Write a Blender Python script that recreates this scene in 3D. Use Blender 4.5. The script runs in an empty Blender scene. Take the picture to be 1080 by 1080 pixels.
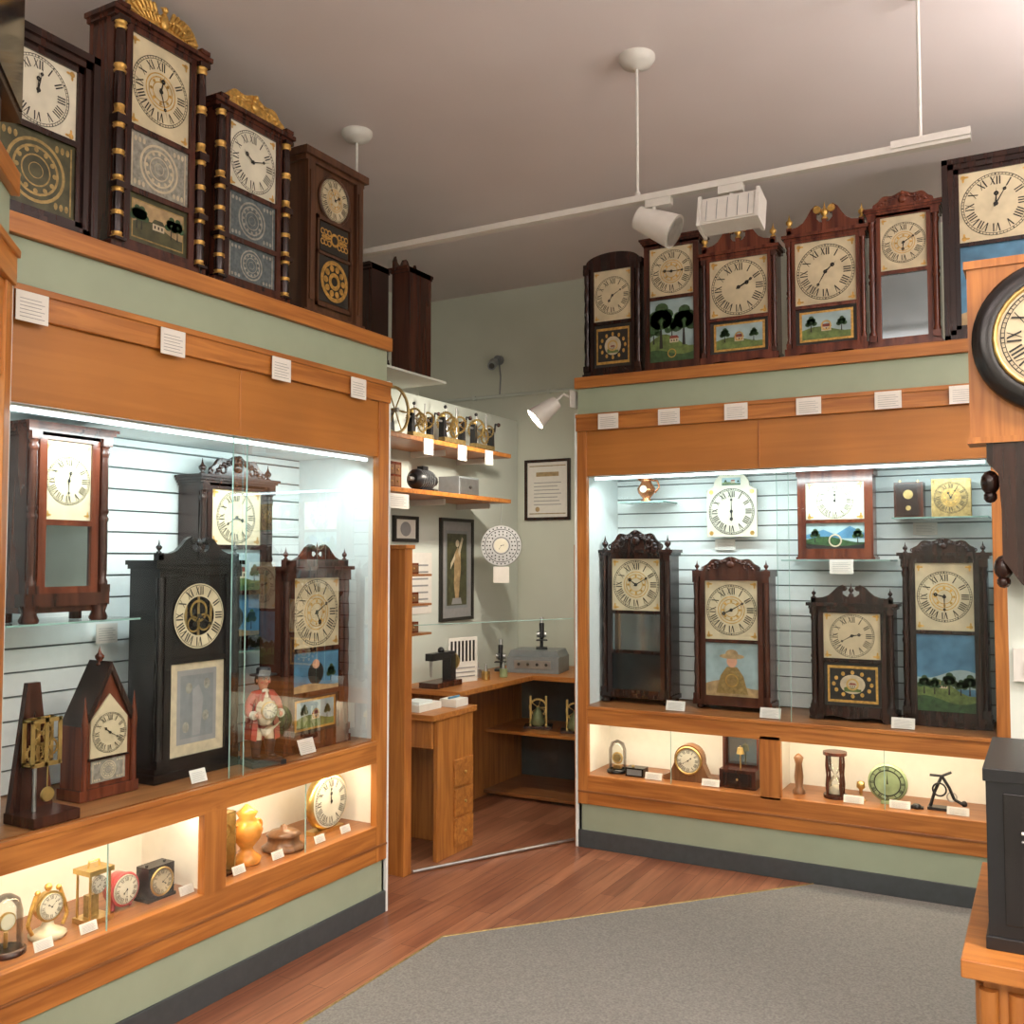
import bpy, bmesh, math, random
from mathutils import Matrix, Vector
random.seed(7)
sc=bpy.context.scene
sc.view_settings.view_transform='Standard'
PI=math.pi
# ---------------------------------------------------------------- materials
def newmat(name):
    m=bpy.data.materials.new(name); m.use_nodes=True
    return m,m.node_tree,m.node_tree.nodes['Principled BSDF']
def plain(name,c,rough=.5,metal=0,var=.12,scale=30,spec=.5):
    m,nt,b=newmat(name)
    tc=nt.nodes.new('ShaderNodeTexCoord'); n=nt.nodes.new('ShaderNodeTexNoise')
    n.inputs['Scale'].default_value=scale
    nt.links.new(tc.outputs['Object'],n.inputs['Vector'])
    r=nt.nodes.new('ShaderNodeValToRGB')
    r.color_ramp.elements[0].position=.3; r.color_ramp.elements[1].position=.7
    r.color_ramp.elements[0].color=[x*(1-var) for x in c]+[1]
    r.color_ramp.elements[1].color=[min(1,x*(1+var)) for x in c]+[1]
    nt.links.new(n.outputs['Fac'],r.inputs['Fac']); nt.links.new(r.outputs[0],b.inputs['Base Color'])
    b.inputs['Roughness'].default_value=rough; b.inputs['Metallic'].default_value=metal
    b.inputs['Specular IOR Level'].default_value=spec
    return m
def wood(name,c1,c2,axis='z',rough=.35,sc_=1.0,bump=.1):
    m,nt,b=newmat(name)
    tc=nt.nodes.new('ShaderNodeTexCoord'); mp=nt.nodes.new('ShaderNodeMapping')
    s=[38*sc_]*3; s['xyz'.index(axis)]=2.2*sc_; mp.inputs['Scale'].default_value=s
    nt.links.new(tc.outputs['Object'],mp.inputs['Vector'])
    n=nt.nodes.new('ShaderNodeTexNoise'); n.inputs['Scale'].default_value=1.0; n.inputs['Detail'].default_value=5
    n.inputs['Distortion'].default_value=.8
    nt.links.new(mp.outputs[0],n.inputs['Vector'])
    n2=nt.nodes.new('ShaderNodeTexNoise'); n2.inputs['Scale'].default_value=3.0
    nt.links.new(tc.outputs['Object'],n2.inputs['Vector'])
    r=nt.nodes.new('ShaderNodeValToRGB')
    r.color_ramp.elements[0].position=.36; r.color_ramp.elements[1].position=.62
    r.color_ramp.elements[0].color=list(c1)+[1]; r.color_ramp.elements[1].color=list(c2)+[1]
    nt.links.new(n.outputs['Fac'],r.inputs['Fac'])
    mx=nt.nodes.new('ShaderNodeMix'); mx.data_type='RGBA'; mx.blend_type='MULTIPLY'
    mx.inputs[0].default_value=.35
    nt.links.new(r.outputs[0],mx.inputs[6]); nt.links.new(n2.outputs['Fac'],mx.inputs[7])
    nt.links.new(mx.outputs[2],b.inputs['Base Color'])
    b.inputs['Roughness'].default_value=rough
    bp=nt.nodes.new('ShaderNodeBump'); bp.inputs['Strength'].default_value=bump; bp.inputs['Distance'].default_value=.002
    nt.links.new(n.outputs['Fac'],bp.inputs['Height']); nt.links.new(bp.outputs[0],b.inputs['Normal'])
    return m
def emis(name,c,s):
    m,nt,b=newmat(name)
    b.inputs['Base Color'].default_value=list(c)+[1]
    b.inputs['Emission Color'].default_value=list(c)+[1]; b.inputs['Emission Strength'].default_value=s
    return m
def thin_glass(name,tint=(.96,1,.98),refl=1.0):
    m=bpy.data.materials.new(name); m.use_nodes=True; nt=m.node_tree
    for n in list(nt.nodes):
        if n.type!='OUTPUT_MATERIAL': nt.nodes.remove(n)
    out=nt.nodes['Material Output']
    t=nt.nodes.new('ShaderNodeBsdfTransparent'); t.inputs[0].default_value=list(tint)+[1]
    g=nt.nodes.new('ShaderNodeBsdfGlossy'); g.inputs['Roughness'].default_value=.01
    f=nt.nodes.new('ShaderNodeFresnel'); f.inputs[0].default_value=1.45
    mu=nt.nodes.new('ShaderNodeMath'); mu.operation='MULTIPLY'; mu.inputs[1].default_value=refl
    mx=nt.nodes.new('ShaderNodeMixShader')
    nt.links.new(f.outputs[0],mu.inputs[0]); nt.links.new(mu.outputs[0],mx.inputs[0])
    nt.links.new(t.outputs[0],mx.inputs[1]); nt.links.new(g.outputs[0],mx.inputs[2])
    nt.links.new(mx.outputs[0],out.inputs[0])
    return m
OA=(.42,.14,.028); OB=(.62,.24,.052)
oakz=wood('oak_z',OA,OB,'z'); oakx=wood('oak_x',OA,OB,'x')
oakp=wood('oak_panel',(.48,.175,.03),(.56,.215,.04),'x',rough=.4,sc_=.5)
oakd=wood('oak_dark',(.28,.10,.03),(.40,.16,.05),'x')  # darker oak tone for cabinet floors, rail line, desk board and small shelves
mah=wood('mahogany',(.035,.010,.006),(.10,.028,.015),'z',rough=.25,sc_=.7)
mahr=wood('mahogany_red',(.09,.018,.009),(.20,.05,.022),'z',rough=.22,sc_=.7)
rose=wood('rosewood',(.014,.006,.005),(.042,.014,.009),'z',rough=.25,sc_=.7)
waln=wood('walnut',(.06,.022,.010),(.13,.055,.026),'z',rough=.3,sc_=.7)
blk=plain('ebonized',(.012,.010,.010),.25)
brnm=wood('brown_maple',(.16,.07,.03),(.26,.12,.05),'z',rough=.3)
gold=plain('gilding',(.62,.37,.10),.38,.65,.3,60)
brass=plain('brass',(.62,.43,.16),.28,.9,.15,40)
brassd=plain('old_brass',(.35,.25,.10),.4,.6,.25,60)
steel=plain('steel',(.45,.45,.45),.35,.85)
ironb=plain('black_iron',(.012,.012,.014),.35)
ivory=plain('dial_cream',(.62,.53,.35),.45,0,.12,14)
white=plain('dial_white',(.70,.66,.53),.45,0,.08,14)
ink=plain('ink',(.02,.018,.015),.5)
paper=plain('card_paper',(.78,.75,.69),.7,0,.03)
graytxt=plain('print_grey',(.30,.30,.30),.8,0,.05)
sky=plain('paint_sky',(.33,.45,.47),.3,0,.22,12)
skyd=plain('paint_blue',(.08,.22,.36),.3,0,.3,12)
grn=plain('paint_green',(.035,.085,.03),.35,0,.4,50)
grnl=plain('paint_grass',(.13,.19,.055),.35,0,.35,40)
tan=plain('paint_tan',(.40,.28,.14),.35,0,.3,30)
redp=plain('paint_red',(.34,.045,.035),.4,0,.2,30)
redr=plain('paint_roof',(.22,.05,.035),.4,0,.2,30)
cream=plain('paint_cream',(.58,.50,.35),.4,0,.14,30)
darkg=plain('dark_glass',(.015,.02,.022),.08,0,.2,8)
olive=plain('paint_olive',(.06,.06,.025),.3,0,.4,25)
mirr=plain('old_mirror',(.30,.36,.38),.08,.9,.12,5)
lace=plain('etched_glass',(.30,.29,.25),.3,.1,.3,70)
laced=plain('etched_dark',(.12,.15,.16),.25,.1,.3,70)
skin=plain('painted_skin',(.62,.33,.22),.4,0,.06)
cheek=plain('cheek_red',(.60,.16,.11),.4)
wht=plain('white_laminate',(.78,.83,.82),.5,0,.02)
whtw=plain('white_liner',(.84,.82,.76),.6,0,.02)
groove=plain('slat_groove',(.16,.18,.18),.8,0,.05)
wallm=plain('wall_paint_sage',(.62,.65,.56),.8,0,.03,3)
wallw=plain('partition_paint',(.64,.69,.63),.75,0,.03,3)
sage=plain('sage_panel',(.33,.39,.28),.55,0,.04,8)
basem=plain('vinyl_baseboard',(.055,.065,.07),.5,0,.1)
ceilm=plain('ceiling_paint',(.74,.675,.67),.9,0,.03,1.5)
whmetal=plain('white_enamel',(.62,.60,.56),.4,0,.03)
grym=plain('grey_enamel',(.22,.24,.25),.35,0,.08)
copper=plain('copper_lustre',(.55,.22,.10),.25,.8,.2)
orng=plain('amber_glaze',(.70,.28,.05),.2,0,.25,20)
pink=plain('red_enamel',(.45,.07,.07),.3)
grnmet=plain('green_patina',(.30,.38,.20),.4,.2,.2,20)
sand=plain('sand_glass',(.75,.65,.5),.2)
glass=thin_glass('pane_glass',(.96,.99,.98),.25)
glassc=thin_glass('clear_glass',(.97,.99,.98),.8)
gedge=plain('glass_edge',(.35,.55,.50),.15,0,.1)
tubec=emis('tube_cool',(.80,.95,1.0),5.0)
tubew=emis('tube_warm',(1.0,.84,.60),5.0)
bulb=emis('lamp_bulb',(1.0,.90,.72),14)
def floor_mat():
    m,nt,b=newmat('cherry_strip_floor')
    tc=nt.nodes.new('ShaderNodeTexCoord'); mp=nt.nodes.new('ShaderNodeMapping')
    mp.inputs['Rotation'].default_value=(0,0,PI/2)
    nt.links.new(tc.outputs['Object'],mp.inputs['Vector'])
    br=nt.nodes.new('ShaderNodeTexBrick'); br.inputs['Scale'].default_value=1
    br.inputs['Brick Width'].default_value=.9; br.inputs['Row Height'].default_value=.075
    br.inputs['Mortar Size'].default_value=.0012; br.inputs['Color1'].default_value=(.27,.10,.052,1)
    br.inputs['Color2'].default_value=(.44,.19,.10,1); br.inputs['Mortar'].default_value=(.07,.025,.012,1)
    br.inputs['Bias'].default_value=0
    nt.links.new(mp.outputs[0],br.inputs['Vector'])
    mp2=nt.nodes.new('ShaderNodeMapping'); mp2.inputs['Scale'].default_value=(30,2,2)
    nt.links.new(tc.outputs['Object'],mp2.inputs['Vector'])
    n=nt.nodes.new('ShaderNodeTexNoise'); n.inputs['Scale'].default_value=1.5; n.inputs['Detail'].default_value=6
    nt.links.new(mp2.outputs[0],n.inputs['Vector'])
    r=nt.nodes.new('ShaderNodeValToRGB'); r.color_ramp.elements[0].position=.3; r.color_ramp.elements[1].position=.65
    r.color_ramp.elements[0].color=(.55,.5,.5,1); r.color_ramp.elements[1].color=(1,1,1,1)
    nt.links.new(n.outputs['Fac'],r.inputs['Fac'])
    mx=nt.nodes.new('ShaderNodeMix'); mx.data_type='RGBA'; mx.blend_type='MULTIPLY'; mx.inputs[0].default_value=.8
    nt.links.new(br.outputs['Color'],mx.inputs[6]); nt.links.new(r.outputs[0],mx.inputs[7])
    nt.links.new(mx.outputs[2],b.inputs['Base Color']); b.inputs['Roughness'].default_value=.32
    return m
def carpet_mat():
    m,nt,b=newmat('grey_carpet')
    tc=nt.nodes.new('ShaderNodeTexCoord'); n=nt.nodes.new('ShaderNodeTexNoise')
    n.inputs['Scale'].default_value=130; n.inputs['Detail'].default_value=3
    nt.links.new(tc.outputs['Object'],n.inputs['Vector'])
    r=nt.nodes.new('ShaderNodeValToRGB'); r.color_ramp.elements[0].position=.3; r.color_ramp.elements[1].position=.7
    r.color_ramp.elements[0].color=(.18,.175,.16,1); r.color_ramp.elements[1].color=(.28,.27,.245,1)
    nt.links.new(n.outputs['Fac'],r.inputs['Fac']); nt.links.new(r.outputs[0],b.inputs['Base Color'])
    b.inputs['Roughness'].default_value=.95; b.inputs['Specular IOR Level'].default_value=.1
    bp=nt.nodes.new('ShaderNodeBump'); bp.inputs['Strength'].default_value=.35; bp.inputs['Distance'].default_value=.003
    nt.links.new(n.outputs['Fac'],bp.inputs['Height']); nt.links.new(bp.outputs[0],b.inputs['Normal'])
    return m
# ---------------------------------------------------------------- mesh builder
class MB:
    def __init__(s):
        s.v=[];s.f=[];s.m=[];s.sm=[];s.mats=[];s.T=Matrix.Identity(4)
    def add(s,vs,fs,mat,smooth=False):
        n=len(s.v); s.v+=[tuple(s.T@Vector(v)) for v in vs]
        if mat not in s.mats: s.mats.append(mat)
        k=s.mats.index(mat)
        for f in fs: s.f.append([i+n for i in f]); s.m.append(k); s.sm.append(smooth)
    def box(s,x0,x1,y0,y1,z0,z1,mat):
        s.add([(x0,y0,z0),(x1,y0,z0),(x1,y1,z0),(x0,y1,z0),(x0,y0,z1),(x1,y0,z1),(x1,y1,z1),(x0,y1,z1)],
              [(0,3,2,1),(4,5,6,7),(0,1,5,4),(1,2,6,5),(2,3,7,6),(3,0,4,7)],mat)
    def prism(s,pts,y0,y1,mat):
        n=len(pts)
        s.add([(x,y0,z) for x,z in pts]+[(x,y1,z) for x,z in pts],
              [list(range(n)),list(range(2*n-1,n-1,-1))]+[(i,i+n,(i+1)%n+n,(i+1)%n) for i in range(n)],mat)
    def poly(s,pts,y,mat):
        s.add([(x,y,z) for x,z in pts],[list(range(len(pts)))],mat)
    def cyl(s,p0,p1,r0,r1,mat,seg=14,caps=True):
        p0=Vector(p0);p1=Vector(p1);d=(p1-p0).normalized()
        a=d.orthogonal().normalized();b=d.cross(a)
        vs=[];fs=[]
        for p,r in ((p0,r0),(p1,r1)):
            for i in range(seg):
                t=2*PI*i/seg; vs.append(p+a*r*math.cos(t)+b*r*math.sin(t))
        for i in range(seg): fs.append((i,(i+1)%seg,(i+1)%seg+seg,i+seg))
        s.add(vs,fs,mat,True)
        if caps: s.add(vs,[list(range(seg-1,-1,-1)),list(range(seg,2*seg))],mat)
    def lathe(s,prof,c,mat,seg=14,axis='z',sx=1,sy=1):
        vs=[];fs=[]
        for r,h in prof:
            for i in range(seg):
                t=2*PI*i/seg; u=r*math.cos(t)*sx; w=r*math.sin(t)*sy
                if axis=='z': q=(c[0]+u,c[1]+w,c[2]+h)
                elif axis=='y': q=(c[0]+u,c[1]+h,c[2]+w)
                else: q=(c[0]+h,c[1]+u,c[2]+w)
                vs.append(q)
        n=len(prof)
        for k in range(n-1):
            for i in range(seg):
                j=(i+1)%seg; fs.append((k*seg+i,k*seg+j,(k+1)*seg+j,(k+1)*seg+i))
        s.add(vs,fs,mat,True)
        s.add(vs,[list(range(seg-1,-1,-1)),list(range((n-1)*seg,n*seg))],mat)
    def ball(s,c,r,mat,seg=12,sc=(1,1,1)):
        k=seg//2; prof=[(max(1e-4,math.sin(PI*i/k)),-math.cos(PI*i/k)) for i in range(k+1)]
        vs=[];fs=[]
        for a,h in prof:
            for i in range(seg):
                t=2*PI*i/seg; vs.append((c[0]+r*sc[0]*a*math.cos(t),c[1]+r*sc[1]*a*math.sin(t),c[2]+r*sc[2]*h))
        for q in range(k):
            for i in range(seg):
                j=(i+1)%seg; fs.append((q*seg+i,q*seg+j,(q+1)*seg+j,(q+1)*seg+i))
        s.add(vs,fs,mat,True)
    def ring(s,cx,cz,r0,r1,y,mat,seg=32):
        vs=[];fs=[]
        for r in (r0,r1):
            for i in range(seg):
                t=2*PI*i/seg; vs.append((cx+r*math.cos(t),y,cz+r*math.sin(t)))
        for i in range(seg):
            j=(i+1)%seg; fs.append((i,j,j+seg,i+seg))
        s.add(vs,fs,mat)
    def ell(s,cx,cz,rx,rz,y,mat,seg=20):
        s.poly([(cx+rx*math.cos(2*PI*i/seg),cz+rz*math.sin(2*PI*i/seg)) for i in range(seg)],y,mat)
    def torus(s,c,R,r,mat,axis='y',seg=28,k=8):
        vs=[];fs=[]
        for i in range(seg):
            t=2*PI*i/seg
            for j in range(k):
                u=2*PI*j/k; q=R+r*math.cos(u); h=r*math.sin(u)
                a,b=q*math.cos(t),q*math.sin(t)
                vs.append((c[0]+a,c[1]+h,c[2]+b) if axis=='y' else ((c[0]+a,c[1]+b,c[2]+h) if axis=='z' else (c[0]+h,c[1]+a,c[2]+b)))
        for i in range(seg):
            for j in range(k):
                fs.append((i*k+j,((i+1)%seg)*k+j,((i+1)%seg)*k+(j+1)%k,i*k+(j+1)%k))
        s.add(vs,fs,mat,True)
    def tube(s,pts,r,mat,seg=8):
        for a,b in zip(pts[:-1],pts[1:]): s.cyl(a,b,r,r,mat,seg)
    def gear(s,c,r,t,mat,n=24,axis='x',hub=None):
        vs=[];N=n*4
        for h in (-t/2,t/2):
            for i in range(N):
                a=2*PI*i/N; q=r if (i%4) in (0,1) else r*.90
                for rr in (q,r*.78):
                    u,w=rr*math.cos(a),rr*math.sin(a)
                    vs.append((c[0]+h,c[1]+u,c[2]+w) if axis=='x' else (c[0]+u,c[1]+h,c[2]+w))
        fs=[]
        for i in range(N):
            j=(i+1)%N; o=2*N
            fs+= [(2*i,2*j,2*j+1,2*i+1),(o+2*i,o+2*i+1,o+2*j+1,o+2*j),(2*i,o+2*i,o+2*j,2*j),(2*i+1,2*j+1,o+2*j+1,o+2*i+1)]
        s.add(vs,fs,mat)
        for k in range(5):
            a=2*PI*k/5; u,w=r*.8*math.cos(a),r*.8*math.sin(a)
            p=(c[0],c[1]+u,c[2]+w) if axis=='x' else (c[0]+u,c[1],c[2]+w)
            s.cyl(c,p,r*.05,r*.05,mat,6)
        e=(t,0,0) if axis=='x' else (0,t,0)
        s.cyl((c[0]-e[0],c[1]-e[1],c[2]),(c[0]+e[0],c[1]+e[1],c[2]),r*.18,r*.18,hub or mat,12)
    def build(s,name,loc=(0,0,0),rot=0,parent=None,bevel=0):
        me=bpy.data.meshes.new(name); me.from_pydata(s.v,[],s.f)
        for m in s.mats: me.materials.append(m)
        for i,p in enumerate(me.polygons):
            p.material_index=s.m[i]; p.use_smooth=s.sm[i]
        bm=bmesh.new(); bm.from_mesh(me); bmesh.ops.recalc_face_normals(bm,faces=bm.faces[:]); bm.to_mesh(me); bm.free()
        o=bpy.data.objects.new(name,me); bpy.context.collection.objects.link(o)
        o.location=loc; o.rotation_euler=(0,0,rot)
        if parent: o.parent=parent
        if bevel:
            b=o.modifiers.new('bevel','BEVEL'); b.width=bevel; b.segments=2; b.limit_method='ANGLE'
        return o
def empty(name,loc=(0,0,0),rot=0):
    o=bpy.data.objects.new(name,None); o.empty_display_size=.05
    bpy.context.collection.objects.link(o); o.location=loc; o.rotation_euler=(0,0,rot); return o
# ---------------------------------------------------------------- dials & tablets
NUM=['XII','I','II','III','IIII','V','VI','VII','VIII','IX','X','XI']
def numerals(m,cx,cz,r,hh,y,mat,wd):
    for k,st in enumerate(NUM):
        ang=PI/2-k*PI/6; cw={'I':.30*hh,'V':.62*hh,'X':.62*hh}
        tot=sum(cw[c] for c in st); u=-tot/2
        rx,rz=math.cos(ang),math.sin(ang); tx,tz=rz,-rx
        def P(a,b): return (cx+rx*(r+b)+tx*a,cz+rz*(r+b)+tz*a)
        def stroke(a0,b0,a1,b1,w): m.poly([P(a0-w,b0),P(a0+w,b0),P(a1+w,b1),P(a1-w,b1)],y,mat)
        for c in st:
            c0=u+cw[c]/2; h2=hh/2
            if c=='I': stroke(c0,-h2,c0,h2,wd)
            elif c=='V': stroke(c0,-h2,c0-.22*hh,h2,wd); stroke(c0,-h2,c0+.22*hh,h2,wd*.5)
            else: stroke(c0-.22*hh,h2,c0+.22*hh,-h2,wd); stroke(c0+.22*hh,h2,c0-.22*hh,-h2,wd*.5)
            u+=cw[c]
def hands(m,cx,cz,R,y,mat,t=(10,10)):
    for ang,L,w in (((t[0]+t[1]/60)*30,R*.52,R*.035),(t[1]*6,R*.80,R*.025)):
        a=PI/2-math.radians(ang); dx,dz=math.cos(a),math.sin(a); px,pz=-dz,dx
        m.poly([(cx-dx*L*.12+px*w,cz-dz*L*.12+pz*w),(cx-dx*L*.12-px*w,cz-dz*L*.12-pz*w),(cx+dx*L,cz+dz*L)],y,mat)
        m.ring(cx+dx*L*.62,cz+dz*L*.62,w*.7,w*2.1,y,mat,10)
    m.ell(cx,cz,R*.07,R*.07,y-.001,mat,12)
def dialface(m,cx,cz,R,y,t=(10,10),inkm=None,center=None):
    inkm=inkm or ink
    m.ring(cx,cz,R*.965,R*.985,y-.001,inkm,40); m.ring(cx,cz,R*.90,R*.915,y-.001,inkm,40)
    for i in range(60):
        a=2*PI*i/60; c,s_=math.cos(a),math.sin(a); w=R*.008*(2.2 if i%5==0 else 1)
        m.poly([(cx+c*R*.91-s_*w,cz+s_*R*.91+c*w),(cx+c*R*.91+s_*w,cz+s_*R*.91-c*w),(cx+c*R*.97+s_*w,cz+s_*R*.97-c*w),(cx+c*R*.97-s_*w,cz+s_*R*.97+c*w)],y-.001,inkm)
    numerals(m,cx,cz,R*.735,R*.26,y-.001,inkm,R*.019)
    if center:
        for r0 in (.50,.40,.26): m.ring(cx,cz,R*r0,R*(r0+.03),y-.0012,center,32)
        for i in range(8):
            a=2*PI*i/8; m.ell(cx+R*.34*math.cos(a),cz+R*.34*math.sin(a),R*.05,R*.05,y-.0012,center,8)
    hands(m,cx,cz,R,y-.003,inkm,t)
def dial(m,cx,cz,w,h,y,mat=None,t=(10,10),sp=True,center=None,arch=False):
    mat=mat or ivory; R=min(w,h)*.485
    m.box(cx-w/2,cx+w/2,y,y+.003,cz-h/2,cz+h/2,mat)
    if sp:
        for sx in (-1,1):
            for sz in (-1,1):
                px,pz=cx+sx*w*.44,cz+sz*h*.44
                m.ell(px,pz,w*.035,w*.035,y-.001,gold,10)
                m.ell(px-sx*w*.05,pz,w*.03,w*.016,y-.001,gold,8); m.ell(px,pz-sz*w*.05,w*.016,w*.03,y-.001,gold,8)
    dialface(m,cx,cz,R,y,t,None,center)
def tree(m,x,z,s,y,mat=None):
    m.poly([(x-.04*s,z),(x+.04*s,z),(x+.02*s,z+.4*s),(x-.02*s,z+.4*s)],y,ink)
    for dx,dz,r in ((0,.62,.26),(-.18,.48,.17),(.2,.5,.17),(.02,.85,.15),(-.12,.7,.14),(.14,.72,.14)): m.ell(x+dx*s,z+dz*s,r*s,r*s*.85,y-.0004,mat or grn,12)
def house(m,x,z,s,y,wall=None,roof=None):
    m.poly([(x-.5*s,z),(x+.5*s,z),(x+.5*s,z+.45*s),(x-.5*s,z+.45*s)],y-.0006,wall or cream)
    m.poly([(x-.58*s,z+.44*s),(x+.58*s,z+.44*s),(x+.35*s,z+.75*s),(x-.35*s,z+.75*s)],y-.0008,roof or redr)
    for k in (-.3,0,.3): m.poly([(x+(k-.06)*s,z+.12*s),(x+(k+.06)*s,z+.12*s),(x+(k+.06)*s,z+.33*s),(x+(k-.06)*s,z+.33*s)],y-.001,ink)
def hill(m,cx,z0,w,h,y,mat,ph=0):
    pts=[(cx-w/2,z0),(cx+w/2,z0)]
    for i in range(9):
        t=1-i/8; pts.append((cx-w/2+w*t,z0+h*(.75+.25*math.sin(t*5+ph))))
    m.poly(pts,y,mat)
def tablet(m,cx,cz,w,h,y,kind):
    B=lambda mat,k=0:m.box(cx-w/2,cx+w/2,y,y+.003,cz-h/2,cz+h/2,mat)
    z0=cz-h/2
    if kind=='land':
        B(sky); hill(m,cx,z0,w,h*.45,y-.0005,grnl); hill(m,cx,z0,w,h*.22,y-.001,grn,2)
        house(m,cx+.1*w,z0+h*.3,w*.22,y-.001); tree(m,cx-w*.3,z0+h*.2,h*.55,y-.002); tree(m,cx+w*.38,z0+h*.2,h*.45,y-.002)
    elif kind=='blueland':
        B(skyd); hill(m,cx,z0+h*.3,w,h*.25,y-.0004,sky,4); hill(m,cx,z0,w,h*.42,y-.0007,grnl); hill(m,cx,z0,w,h*.2,y-.001,grn,1)
        for k in (-.38,-.2,.05,.25,.4): tree(m,cx+k*w,z0+h*.22,h*(.2+.15*random.random()),y-.0015)
        house(m,cx-.05*w,z0+h*.3,w*.14,y-.001)
    elif kind=='mount':
        B(sky); m.poly([(cx-w/2,cz-h*.1),(cx+w/2,cz-h*.1),(cx+w/2,cz+h*.1),(cx+w*.25,cz+h*.38),(cx,cz+h*.05),(cx-w*.2,cz+h*.25),(cx-w/2,cz+h*.05)],y-.0004,skyd)
        hill(m,cx,z0,w,h*.48,y-.0007,grn); hill(m,cx,z0,w,h*.2,y-.001,ink,2); tree(m,cx-w*.35,z0+h*.25,h*.55,y-.0014); tree(m,cx+w*.38,z0+h*.2,h*.6,y-.0014); m.ring(cx,z0+h*.32,w*.09,w*.115,y-.003,cream,18)
    elif kind=='greentrees':
        B(sky); hill(m,cx,z0,w,h*.45,y-.0005,grnl); tree(m,cx-w*.25,z0+h*.22,h*.75,y-.0015); tree(m,cx+w*.27,z0+h*.25,h*.65,y-.0015); tree(m,cx+w*.0,z0+h*.34,h*.35,y-.0008)
        house(m,cx+w*.05,z0+h*.3,w*.2,y-.001,cream,redr); hill(m,cx,z0,w,h*.20,y-.003,grn,1); tree(m,cx-w*.42,z0+h*.3,h*.35,y-.001)
        m.ring(cx,z0+h*.13,w*.08,w*.10,y-.004,gold,16)
    elif kind in('ovalland','goldland'):
        B(ink)
        m.poly([(cx-w*.44,cz-h*.42),(cx+w*.44,cz-h*.42),(cx+w*.44,cz+h*.42),(cx-w*.44,cz+h*.42)],y-.0004,gold)
        m.poly([(cx-w*.40,cz-h*.36),(cx+w*.40,cz-h*.36),(cx+w*.40,cz+h*.36),(cx-w*.40,cz+h*.36)],y-.0008,sky if kind=='ovalland' else ink)
        if kind=='ovalland':
            hill(m,cx,cz-h*.36,w*.8,h*.35,y-.0012,grnl); house(m,cx,cz-h*.15,w*.16,y-.0014,cream,redr)
            tree(m,cx-w*.25,cz-h*.15,h*.45,y-.002); tree(m,cx+w*.25,cz-h*.18,h*.4,y-.002)
        else:
            for k in range(12):
                a=2*PI*k/12; m.ell(cx+w*.33*math.cos(a),cz+h*.27*math.sin(a),w*.035,h*.05,y-.0012,gold,8)
            m.ell(cx,cz,w*.22,h*.22,y-.0014,cream,20); hill(m,cx,cz-h*.17,w*.3,h*.12,y-.0016,grnl)
            house(m,cx,cz-h*.08,w*.12,y-.002)
        m.ring(cx,cz,min(w,h)*.10,min(w,h)*.14,y-.004,brass,18)
    elif kind in('lace','laced','goldlace'):
        base,fg={'lace':(lace,cream),'laced':(laced,lace),'goldlace':(olive,brassd)}[kind]
        B(base); R=min(w,h)*.42
        for s in (-1,1): m.poly([(cx+s*w*.46,z0+h*.04),(cx+s*w*.44,z0+h*.04),(cx+s*w*.44,z0+h*.96),(cx+s*w*.46,z0+h*.96)],y-.0005,fg)
        for r in (1,.78,.5,.25): m.ring(cx,cz,R*r*.9,R*r,y-.0006,fg,28)
        for k in range(12):
            a=2*PI*k/12; m.ell(cx+R*.64*math.cos(a),cz+R*.64*math.sin(a),R*.08,R*.08,y-.0008,fg,8)
        for sx in (-1,1):
            for sz in (-1,1):
                for q in range(3): m.ell(cx+sx*w*(.40-.07*q),cz+sz*h*.38,w*.025,h*.05,y-.0008,fg,8)
    elif kind=='mirror': B(mirr)
    elif kind=='dark': B(darkg)
    elif kind=='darkscene':
        B(olive); m.poly([(cx-w*.44,cz-h*.40),(cx+w*.44,cz-h*.40),(cx+w*.44,cz+h*.40),(cx-w*.44,cz+h*.40)],y-.0003,brassd)
        m.poly([(cx-w*.42,cz-h*.37),(cx+w*.42,cz-h*.37),(cx+w*.42,cz+h*.37),(cx-w*.42,cz+h*.37)],y-.0006,tan)
        hill(m,cx,cz-h*.37,w*.84,h*.40,y-.0009,olive); 
        for k in (-.36,-.28,.22,.33): tree(m,cx+k*w,cz-h*.2,h*.5,y-.0014)
        house(m,cx,cz-h*.12,w*.2,y-.0012,cream,olive)
    elif kind=='bluecameo':
        B(skyd); m.ell(cx,cz-h*.05,w*.17,h*.30,y-.0006,ink,16); m.ell(cx,cz+h*.18,w*.08,h*.12,y-.001,skin,12)
        hill(m,cx,z0,w,h*.2,y-.0012,tan); tree(m,cx+w*.33,z0+h*.15,h*.5,y-.0014)
    elif kind=='cameo':
        B(sky); hill(m,cx,z0,w,h*.3,y-.0004,tan)
        m.poly([(cx-w*.30,z0+h*.05),(cx+w*.30,z0+h*.05),(cx+w*.22,z0+h*.38),(cx+w*.10,z0+h*.55),(cx-w*.10,z0+h*.55),(cx-w*.22,z0+h*.38)],y-.0008,brassd)
        m.ell(cx,z0+h*.66,w*.10,h*.12,y-.0012,skin,14); m.ell(cx,z0+h*.75,w*.24,h*.05,y-.0016,tan,14); m.ell(cx,z0+h*.80,w*.12,h*.08,y-.0018,tan,14)
        m.ring(cx,z0+h*.3,w*.10,w*.13,y-.004,brass,18)
    elif kind=='print':
        B(cream); m.poly([(cx-w*.36,cz-h*.38),(cx+w*.36,cz-h*.38),(cx+w*.36,cz+h*.42),(cx-w*.36,cz+h*.42)],y-.0006,graytxt)
        m.poly([(cx-w*.30,cz-h*.32),(cx+w*.30,cz-h*.32),(cx+w*.30,cz+h*.36),(cx-w*.30,cz+h*.36)],y-.0008,grym)
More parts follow.
